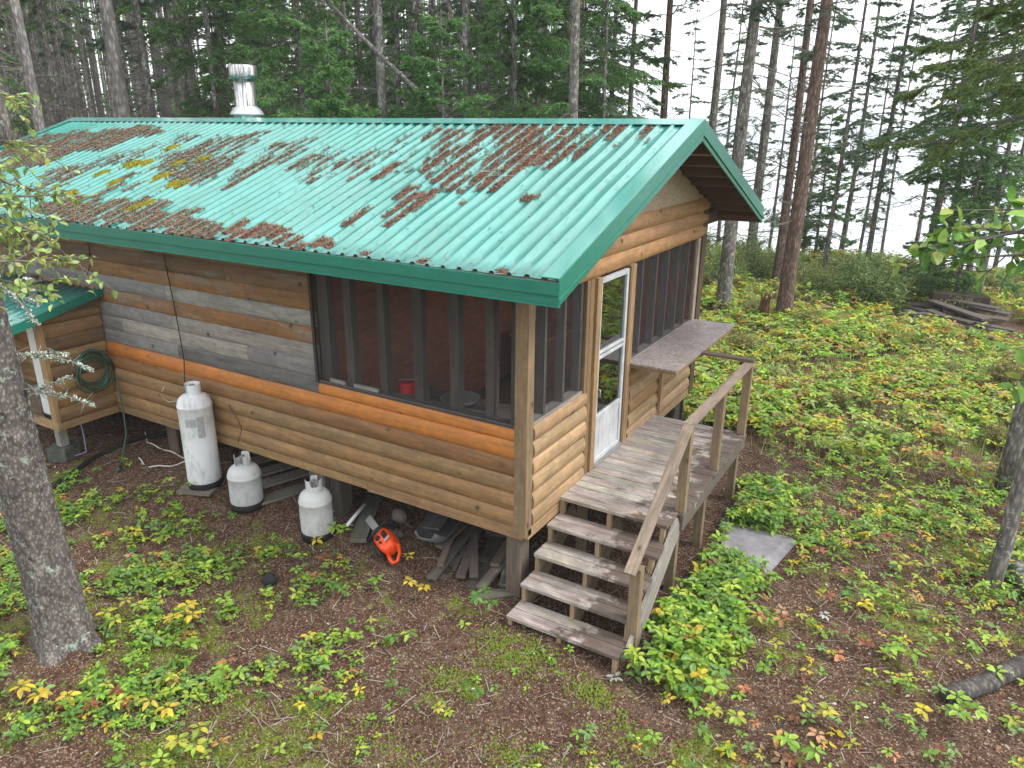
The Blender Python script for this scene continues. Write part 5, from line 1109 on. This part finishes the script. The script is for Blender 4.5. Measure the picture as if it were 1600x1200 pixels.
# dark spruce reaching in at the upper right
sx_, sy_ = spot(1720, 10.5); e = empty('spruce_tree', (sx_, sy_, gz(sx_, sy_)), 'near spruce whose dark heavy boughs hang in at the upper right corner', 'spruce')
rr = np.random.default_rng(31); axf = None
m = MB(); m.tube([(sx_, sy_, gz(sx_, sy_)-.2+k) for k in range(13)], [.16*(1-.06*k) for k in range(13)], 14); m.build('trunk', BARK, e, smooth=True)
fo = Fol(); tow = math.atan2(spot(1400, 10)[1]-sy_, spot(1400, 10)[0]-sx_)
for k in range(34):
    z = rr.uniform(3.2, 9.5); az = rr.uniform(0, 2*PI) if k % 3 else tow+rr.normal(0, .5); L = rr.uniform(1.3, 2.3); bough(fo, (sx_, sy_, z), az, L, .22, .42, rr, np.array([[.09, .14, .04], [.13, .19, .05], [.17, .22, .055], [.07, .12, .05]])*1.35, 1.5, .06, .016, .6)
fo.build('crown', NEEDLE, e)
# thin tree at the right edge
e = empty('maple_sapling', (3.9, 2.8, gz(3.9, 2.8)), 'thin dark trunk at the right edge beside the split rotten log', 'young tree')
m = MB(); m.tube([(3.9+.012*k+.02*math.sin(k*1.1), 2.8+.02*math.sin(k*.9), gz(3.9, 2.8)-.15+.32*k) for k in range(20)], [.10 if k == 0 else .076-.0015*k for k in range(20)], 16); m.build('trunk', BARK, e, smooth=True)
fo = Fol(); 
for _ in range(18): dead(fo, (4.0, 2.8, rr.uniform(2.5, 5.5)), rr.uniform(-1.2, 1.4), rr.uniform(.3, .8), rr)
fo.build('dead_branches', TWIG, e)
# ------------------------------------------------------------------ ground plants
RP = np.random.default_rng(2024)
def blocked(x, y):
    b = ((x > -9.9) & (x < .05) & (y > -.05) & (y < 4.9)) | ((x > 0) & (x < 1.3) & (y > .95) & (y < 3.3)) | ((x > 0) & (x < 1.2) & (y > -.45) & (y < 1.0)) | ((x > 1.35) & (x < 2.05) & (y > 1.78) & (y < 2.5)) | ((x > -8.7) & (x < -6.3) & (y > -.8) & (y < 0))
    b |= (((x-3.35)/1.5)**2+((y-14.7)/1.5)**2 < 1)
    b |= (np.hypot(x+3.2, y+2.64) < .3); return b
def fld(x, y, s, p):
    return .5+.25*np.sin(x*s+p)*np.cos(y*s*1.13+p*2)+.17*np.sin(x*s*2.3-y*s*1.7+p*3)+.12*np.sin(x*s*4.7+y*s*5.1+p)
def rosettes(lv, x, y, k, h, L, ar, cols, hv=.3, tilt=.25, stemcol=None):
    """k leaves in a whorl at height h"""
    n = len(x); 
    for kk in range(int(k.max())):
        mk = kk < k; nn = int(mk.sum())
        if nn == 0: continue
        a = 2*PI*kk/k[mk]+RP.normal(0, .25, nn)+rotz[mk] if False else 2*PI*kk/k[mk]+RP.normal(0, .3, nn)
        el = RP.normal(-.05, tilt, nn); D = np.stack([np.cos(a)*np.cos(el), np.sin(a)*np.cos(el), np.sin(el)], 1); P = np.stack([x[mk], y[mk], _gz(x[mk], y[mk])+h[mk]+RP.normal(0, .006, nn)], 1); 
        N_ = nrm(UP+RP.normal(0, .25, (nn, 3))); l = L[mk]*RP.uniform(.7, 1.15, nn); lv.add(P+D*L[mk][:, None]*.12, D, N_, l, l*ar, RP.uniform(.04, .18, nn), cols[mk]*RP.uniform(.82, 1.18, (nn, 1)))
PG = np.array([[.115, .25, .035], [.155, .32, .045], [.21, .37, .055], [.09, .20, .045], [.27, .39, .06], [.13, .25, .08]])*np.array([1.5, 1.32, 1.2])
PY = np.array([[.62, .50, .05], [.55, .42, .06], [.42, .42, .06], [.60, .36, .10], [.36, .38, .05]])
PO = np.array([[.50, .22, .10], [.42, .16, .08], [.46, .30, .17], [.30, .12, .06]])
lv = Leaves()
def scatter(n, x0, x1, y0, y1, dens, kr, hr_, Lr, ar, pcol, jitc=True):
    x = RP.uniform(x0, x1, n); y = RP.uniform(y0, y1, n); d = dens(x, y); mk = (RP.random(n) < d) & ~blocked(x, y); x, y = x[mk], y[mk]; n = len(x)
    k = RP.integers(kr[0], kr[1]+1, n); h = RP.uniform(*hr_, n); L = RP.uniform(*Lr, n); r = RP.random(n); py, po = pcol
    pyv = py(x, y) if callable(py) else py; c = PG[RP.integers(0, 6, n)].copy(); ym = r < pyv; c[ym] = PY[RP.integers(0, 5, ym.sum())]; om = (r >= pyv) & (r < pyv+po); c[om] = PO[RP.integers(0, 4, om.sum())]
    rosettes(lv, x, y, k, h, L, ar, c); return n
def d_front(x, y):      # clearing in front of the long wall
    f = np.clip((fld(x, y, 2.6, .7)-.40)*3.0, 0, 1); near_wall = np.clip((-.35-y)/.9, 0, 1); left = np.clip((-x-.3)/2.0, 0.10, 1)
    return f*near_wall*left*.95
tot = scatter(30000, -9, 1.6, -5.4, -.2, d_front, (4, 6), (.02, .08), (.022, .055), .6, (.06, .02))
tot += scatter(5000, -7, 1.6, -5.4, -.3, lambda x, y: d_front(x, y)*.9, (5, 7), (.06, .16), (.05, .085), .5, (.10, .04))
def d_right(x, y):      # lush cover right of and behind the deck
    f = np.clip((fld(x, y, 1.8, 2.1)-.25)*2.2, .1, 1); band = np.clip((y-1.6)/1.4+np.clip((1.9-x)/.8, 0, 1)*1.3*(y > -.9), 0, 1); return f*band*(x > .9+.0*y)
tot += scatter(5200, 1.15, 7, -1.5, 5.0, d_right, (5, 7), (.04, .24), (.035, .085), .5, (.12, .05))
tot += scatter(6000, 1.1, 4.5, -1.6, 4, lambda x, y: d_right(x, y)*.8, (4, 6), (.02, .07), (.025, .05), .55, (.08, .03))
hugd = lambda x, y: np.exp(-((x-1.55)/.28)**2)*((y > -.35) & (y < 3.6))*np.where((x > 1.35)&(y > 1.7)&(y < 2.5), .3, 1.0)
tot += scatter(2300, 1.18, 2.3, -.4, 3.7, hugd, (5, 7), (.05, .26), (.06, .11), .5, (.05, .02))
PGs = PG
def d_back(x, y): return np.clip((fld(x, y, 1.1, 4.0)-.22)*2.0, .15, 1)*(y < 23)
PG = np.concatenate([PGs, [[.27, .36, .10], [.34, .40, .15]]])[[0, 1, 2, 4, 6, 7]]*1.15
tot += scatter(15000, -3, 8, 5.0, 13, d_back, (5, 7), (.08, .32), (.07, .12), .5, (lambda x, y: .12+.22*fld(x, y, 1.3, 1), .05))
tot += scatter(16000, -9, 9, 11, 22.5, d_back, (5, 7), (.10, .42), (.09, .16), .45, (lambda x, y: .15+.25*fld(x, y, 1.3, 3), .07))
tot += scatter(2500, -5, 1.2, 5, 9, d_back, (5, 7), (.08, .3), (.07, .12), .5, (.2, .06))
PG = PGs
tot += scatter(1500, 1.5, 5, -1.8, 3.2, lambda x, y: .35+0*x, (4, 7), (.03, .16), (.035, .085), .5, (.2, .14))
tot += scatter(2600, -16, -9, -4, 9, lambda x, y: .6+0*x, (5, 7), (.05, .3), (.06, .12), .5, (.15, .04))
tag(lv.build('ground_cover', LEAF), 'low leafy green and yellow ground plants spread over the forest floor', 'ground cover', None, 'stuff')
# dry grass in the back clearing
n = 52000; x = RP.uniform(-6, 9, n); y = 4.5+18*RP.random(n)**.8; mk = (RP.random(n) < np.clip((fld(x, y, .9, 1.7)-.2)*2, .1, 1)) & ~blocked(x, y); x, y = x[mk], y[mk]; n = len(x)
P = np.stack([x, y, _gz(x, y)], 1); D = nrm(np.stack([RP.normal(0, .35, n), RP.normal(0, .35, n), np.ones(n)], 1)); L = RP.uniform(.12, .5, n)[:, None]; S = nrm(np.cross(D, RP.normal(0, 1, (n, 3))))*.006
V = np.stack([P-S, P+S, P+D*L], 1).reshape(-1, 3); cg = np.array([[.45, .40, .20], [.38, .38, .15], [.30, .22, .12], [.28, .34, .12]])[RP.integers(0, 4, n)]
tag(np_mesh('dry_grass', V, np.arange(3*n).reshape(-1, 3), np.repeat(cg, 3, 0), LEAF), 'thin pale dry stems standing among the plants of the far clearing', 'grass', None, 'stuff')
# dead leaves, chips, twigs on the ground
lv = Leaves(); n = 15000; x = RP.uniform(-9, 6, n); y = RP.uniform(-5.4, 6, n); pr = np.where(x > 1.2, .9, .28)*np.where((x > -9) & (x < 0) & (y > 0), .25, 1); mk = (RP.random(n) < pr) & ~((x > 0) & (x < 1.2) & (y > -.4) & (y < 3.3)); x, y = x[mk], y[mk]; n = len(x); a = RP.uniform(0, 6.28, n)
LC = np.array([[.42, .30, .20], [.50, .40, .30], [.34, .17, .08], [.45, .22, .10], [.24, .15, .09], [.60, .54, .45], [.20, .11, .07], [.3, .2, .13]])
lv.add(np.stack([x, y, _gz(x, y)+RP.uniform(.006, .02, n)], 1), np.stack([np.cos(a), np.sin(a), RP.normal(0, .15, n)], 1), nrm(UP+RP.normal(0, .35, (n, 3))), RP.uniform(.015, .055, n), RP.uniform(.01, .03, n), RP.uniform(-.1, .3, n), LC[RP.integers(0, 8, n)]*RP.uniform(.7, 1.1, (n, 1)))
tag(lv.build('leaf_litter', LEAF), 'small dry brown and tan leaves scattered over the soil', 'leaf litter', None, 'stuff')
n = 90000; x = RP.uniform(-9, 5.5, n); y = -5.2+9.5*RP.random(n)**1.25; P = np.stack([x, y, _gz(x, y)+RP.uniform(.003, .014, n)], 1)
NC = np.array([[.26, .135, .085], [.18, .09, .06], [.10, .055, .04], [.34, .22, .15], [.06, .035, .025], [.27, .21, .16]])
V1, F1, C1 = slivers(P, .045, .0035, NC[RP.integers(0, 6, n)], .18, RP)
n2_ = 4200; x = RP.uniform(-9, 5.5, n2_); y = RP.uniform(-5.2, 5, n2_); P = np.stack([x, y, _gz(x, y)+.012], 1); V2, F2, C2 = slivers(P, .17, .0065, np.array([[.26, .21, .17], [.15, .11, .09], [.35, .31, .27]])[RP.integers(0, 3, n2_)], .10, RP)
tag(np_mesh('fallen_needles', np.concatenate([V1, V2]), np.concatenate([F1, F2+len(V1)]), np.concatenate([C1, C2]), M_LIT), 'rusty fallen needles and thin twigs covering the soil', 'needles', None, 'stuff')
# moss patches
lv = MB(); Vm, Fm, Cm = [], [], []
for (mx_, my_, rr_, den) in [(.25, -.62, .20, 330), (1.05, -.66, .13, 120), (.75, -1.45, .16, 110), (-.1, -1.1, .12, 90), (-.2, -1.9, .2, 90), (-1.7, -3.0, .25, 90), (-2.85, -2.2, .22, 260), (-3.6, -2.3, .2, 160), (-1.6, -2.4, .2, 60), (1.4, -1.2, .2, 70), (-3.9, -.9, .16, 90), (-2.9, -.7, .15, 70), (-.7, -2.3, .25, 80), (.9, -2.2, .2, 60), (-4.9, -1.2, .2, 80), (1.45, -.85, .12, 90), (-2.3, -1.3, .2, 60), (.35, -1.95, .2, 60)]:
    for _ in range(int(den*3.6)):
        x_, y_ = mx_+RP.normal(0, rr_), my_+RP.normal(0, rr_*.6); z_ = gz(x_, y_); r_ = RP.uniform(.004, .012); n0 = len(Vm)
        for k in range(6): Vm.append((x_+r_*math.cos(k*PI/3), y_+r_*math.sin(k*PI/3), z_-.002))
        for k in range(6): Vm.append((x_+.65*r_*math.cos(k*PI/3), y_+.65*r_*math.sin(k*PI/3), z_+.006+r_*.5))
        for k in range(6): Fm.append((n0+k, n0+(k+1) % 6, n0+6+(k+1) % 6, n0+6+k))
        Fm.append((n0+6, n0+7, n0+8, n0+9)); Fm.append((n0+6, n0+9, n0+10, n0+11)); g = RP.uniform(.7, 1.2); Cm += [(.15*g, .20*g, .028*g)]*12
tag(np_mesh('ground_moss', np.array(Vm), np.array(Fm), np.array(Cm), bpy.data.materials['moss']), 'green moss patches on the soil in front of the stairs and around the near trunk', 'moss', None, 'stuff')
# individual plants
def leafplant(x, y, h, L, cols, label, whorls=3, seed=0, k=(5, 7), grp=None):
    rr = np.random.default_rng(seed+500); z0 = gz(x, y); e = empty('leafy_plant', (x, y, z0), label, 'plant', grp); m = MB(); lv = Leaves(); top = np.array([x+rr.normal(0, .02), y+rr.normal(0, .02), z0+h]); m.tube([(x, y, z0-.02), (x+.3*(top[0]-x), y, z0+h*.6), top], .004, 5, (.2, .25, .06))
    for wi in range(whorls):
        a0 = 2*PI*wi/whorls+rr.uniform(-.4, .4); rad = (L*1.15 if whorls > 1 else 0); c = top+np.array([math.cos(a0)*rad, math.sin(a0)*rad, rr.uniform(-.03, .03)]); 
        if whorls > 1: m.tube([top, (top+c)/2+np.array([0, 0, .01]), c], .0028, 5, (.2, .25, .06))
        kk = int(rr.integers(k[0], k[1]+1)); 
        for q in range(kk):
            a = 2*PI*q/kk+rr.normal(0, .15); el = rr.normal(-.15, .18); D = np.array([[math.cos(a)*math.cos(el), math.sin(a)*math.cos(el), math.sin(el)]]); cc = cols[int(rr.integers(0, len(cols)))]
            l = L*rr.uniform(.8, 1.15); lv.add((c+D[0]*.012)[None], D, nrm(UP+rr.normal(0, .15, (1, 3))), np.array([l]), np.array([l*.52]), np.array([.10]), np.array([cc])*rr.uniform(.85, 1.15))
    m.build('stem', LEAF, e); lv.build('foliage', LEAF, e); return e
YE = PY[:2]; YG = np.array([[.42, .45, .06], [.30, .42, .06], [.5, .46, .06]]); GR = PG[:3]; GD = np.array([[.09, .22, .04], [.12, .27, .05]]); OR_ = PO; PALE = np.array([[.50, .50, .44], [.42, .45, .40]])
for k, (u, v, h, L, cc, wh, lab) in enumerate([
 (253, 1122, .16, .085, YE, 2, 'yellow plant alone near the bottom edge, left of centre'), (60, 1108, .18, .09, YE, 2, 'large yellow plant in the bottom left corner'), (112, 1112, .15, .08, YE, 1, 'smaller yellow plant touching the large yellow one bottom left'),
 (298, 985, .22, .085, YE, 3, 'yellow plant with many leaves right of the big trunk'), (290, 1022, .14, .08, GR, 2, 'green plant directly below the many leaved yellow plant'), (185, 985, .16, .075, YG, 2, 'yellow green plant close against the big trunk'), (215, 965, .18, .07, YG, 2, 'tall yellow tinged plant right beside the big trunk foot'),
 (650, 945, .20, .07, YE, 2, 'yellow plant in the open soil below the chainsaw'), (638, 882, .14, .06, YE, 1, 'pale yellow plant touching the rear handle of the chainsaw'), (520, 902, .16, .06, YG, 2, 'half yellow plant in front of the smudged cylinder'), (516, 930, .18, .075, GD, 2, 'dark green plant below the half yellow plant'),
 (535, 862, .28, .08, GR, 2, 'tall green plant left of the chainsaw'), (758, 963, .24, .08, GD, 3, 'bushy dark green plant left of the bottom stair tread'), (640, 1010, .14, .08, GR, 1, 'green plant alone on open soil left of the stairs'), (335, 850, .12, .07, GR, 1, 'green plant on the soil in front of the tall cylinder'),
 (368, 1078, .20, .085, GR, 2, 'green plant in the open ground between the two yellow plants'), (300, 1182, .20, .09, YG, 3, 'yellow green plant cut by the bottom edge'), (686, 1122, .12, .06, YG, 1, 'small yellow green plant near the bottom centre'), (740, 1100, .12, .05, GD, 2, 'small feathery green plant near the bottom centre'), (620, 1095, .14, .06, GD, 2, 'small dark green plant left of the bottom centre'), (525, 1105, .14, .05, GR, 2, 'small bright green plant in the lower middle'),
 (1355, 950, .24, .085, GR, 3, 'big green plant on the right clearing floor'), (1410, 905, .22, .08, YG, 3, 'green plant turning orange on the right clearing floor'), (1200, 985, .20, .09, np.concatenate([YG, PO]), 2, 'orange and green plant below the metal sheet'), (1148, 915, .16, .08, OR_, 2, 'pinkish orange plant at the lower corner of the metal sheet'), (1200, 918, .18, .08, GR, 2, 'green plant touching the lower edge of the metal sheet'),
 (1280, 878, .12, .07, OR_, 1, 'reddish plant to the right of the metal sheet'), (1500, 850, .26, .09, YG, 3, 'yellow green plant left of the thin right trunk'), (1520, 900, .16, .08, YG, 2, 'yellow plant at the foot of the thin right trunk'), (1260, 1135, .18, .08, YG, 2, 'green plant with yellow tips at the bottom right of centre'), (1275, 1162, .08, .08, np.array([[.62, .36, .20]]), 1, 'single pale orange leaf whorl near the bottom edge'), (965, 1070, .03, .06, PALE, 1, 'pale whitish dead leaf whorl on the bare soil'), (1285, 972, .05, .06, PALE, 1, 'pale silver leaf whorl on the right clearing floor'),
 (1400, 1040, .20, .09, GR, 3, 'wide green plant left of the fallen log'), (1480, 1130, .22, .09, GR, 3, 'green plant right below the fallen log tip'), (1250, 1190, .18, .09, GR, 2, 'green plant cut by the bottom edge right of centre'), (1130, 1130, .14, .08, YG, 2, 'green and yellow plant near the bottom edge below the stairs'), (1015, 1010, .18, .07, GR, 2, 'green plant right against the foot of the newel post'), (470, 920, .16, .06, GR, 2, 'light green plant in front of the short cylinders'), (890, 795+230, .10, .05, GR, 1, 'tiny green plant on the moss before the bottom tread')]):
    p = onground(u, v); leafplant(p[0], p[1], h, L, cc, lab, wh, k)
# ------------------------------------------------------------------ shrubs at the clearing edge
def shrub_proto(seed, H, W_, cols, n=900):
    rr = np.random.default_rng(seed); e = empty('shrub', (0, 0, 0), None, None); lv = Leaves(); fo = Fol()
    for _ in range(26):
        a = rr.uniform(0, 6.28); r_ = rr.uniform(.2, 1)*W_; tip = np.array([math.cos(a)*r_, math.sin(a)*r_, H*rr.uniform(.55, 1.05)*(1-.35*(r_/W_)**2)]); mid = tip*np.array([.45, .45, .6]); fo.stick(np.array([[0, 0, 0.], mid]), np.array([mid, tip]), np.array([.012, .008]), np.array([.008, .003]), np.array([[.14, .11, .09]]))
        k = n//26; f = rr.uniform(.15, 1.05, (k, 1)); o = np.where(f < .5, mid*f*2, mid+(tip-mid)*(f*2-1))+rr.normal(0, .10, (k, 3)); o[:, 2] = np.maximum(o[:, 2], .03)
        lv.add(o, nrm(rr.normal(0, 1, (k, 3))*np.array([1, 1, .5])), nrm(UP+rr.normal(0, .6, (k, 3))), rr.uniform(.05, .10, k), rr.uniform(.025, .05, k), rr.uniform(0, .2, k), cols[rr.integers(0, len(cols), k)]*rr.uniform(.7, 1.2, (k, 1)))
    fo.build('branches', TWIG, e); lv.build('foliage', LEAF, e); return e
SG = np.array([[.20, .33, .10], [.27, .40, .13], [.17, .28, .10], [.32, .44, .16], [.38, .45, .15]]); SY = np.array([[.26, .27, .07], [.34, .26, .08], [.19, .25, .07], [.30, .20, .09], [.16, .2, .07]])
PR['shA'] = shrub_proto(1, 1.25, .95, SG, 2600); PR['shB'] = shrub_proto(2, .9, .8, SG, 1800); PR['shC'] = shrub_proto(3, .75, .7, SY, 1500); PR['shD'] = shrub_proto(4, 1.7, .9, SG*.8, 2200)
PR['shE'] = shrub_proto(6, .9, .85, np.array([[.30, .38, .12], [.36, .40, .14], [.24, .34, .10], [.40, .36, .16]]), 1700)
def sh(kind, u, v, s, label, group=None, z=None, d=None):
    p = onground(u, v) if d is None else np.array([*spot(u, d), 0]); return plant(kind, p[0], p[1], label, 'shrub', group, s)
sh('shA', 1370, 480, 1.15, 'broad green bush in the clearing left of the board heap'); sh('shA', 1330, 462, .95, 'green bush directly left of the broad bush'); sh('shB', 1450, 462, 1.0, 'rounded green bush behind the board heap'); sh('shC', 1530, 462, .9, 'yellowish low bush behind the right end of the board heap')
sh('shB', 1290, 470, .9, 'low green bush right of the thick reddish trunk'); sh('shC', 1150, 560, .7, 'sparse low bush beside the far end of the deck'); sh('shC', 1575, 610, .8, 'thin yellowish bush at the right edge of the clearing'); sh('shC', 1250, 520, .7, 'brownish low bush right of the rotten stump'); sh('shD', 1115, 455, .8, 'tall green bush between the cabin corner and the thick grey trunk'); sh('shD', 1180, 440, .9, 'tall green bush behind the thick grey trunk')
random.seed(5)
for k in range(30):
    u = random.uniform(1060, 1690); d = random.uniform(20.5, 26); sh(random.choice(['shA', 'shB', 'shC', 'shE', 'shE']), u, 0, random.uniform(.5, .95), 'bush in the lake bank thicket '+('behind the thick grey trunk' if u < 1190 else 'right of the reddish trunks' if u < 1330 else 'at the middle of the bank' if u < 1470 else 'beyond the board heap' if u < 1590 else 'at the right edge'), 'bushes along the lake bank', d=d)

# ------------------------------------------------------------------ the pale damp air over the lake and woods
m = MB(); m.box(-3400, 4400, -900, 6400, -12, 21); hz_ = m.build('haze', None); tag(hz_, None, None, None, 'stuff')
t = NT('haze'); t.t.nodes.remove(t.b); pv = t.n('ShaderNodeVolumePrincipled'); pv.inputs['Color'].default_value = (.93, .96, 1, 1); pv.inputs['Density'].default_value = .0009; pv.inputs['Anisotropy'].default_value = 0
t.l(pv.outputs[0], t.out.inputs['Volume']); hz_.data.materials.clear(); hz_.data.materials.append(t.m); hz_['label'] = 'thin pale damp air over the lake and the far woods'

random.seed(11)
for k, (u, v, kd, sc_, lb) in enumerate([(1200, 600, 'shE', .45, 'small pale bush in the clearing right of the far deck post'), (1310, 640, 'shC', .45, 'small brownish bush in the middle of the clearing'), (1480, 590, 'shE', .45, 'small pale green bush in front of the heap of boards'), (1560, 700, 'shC', .5, 'small dry bush beside the thin trunk at the right edge'), (1400, 545, 'shE', .5, 'small pale bush left of the heap of boards'), (1180, 500, 'shE', .7, 'pale bush between the thick grey trunk and the stump')]): sh(kd, u, v, sc_, lb)
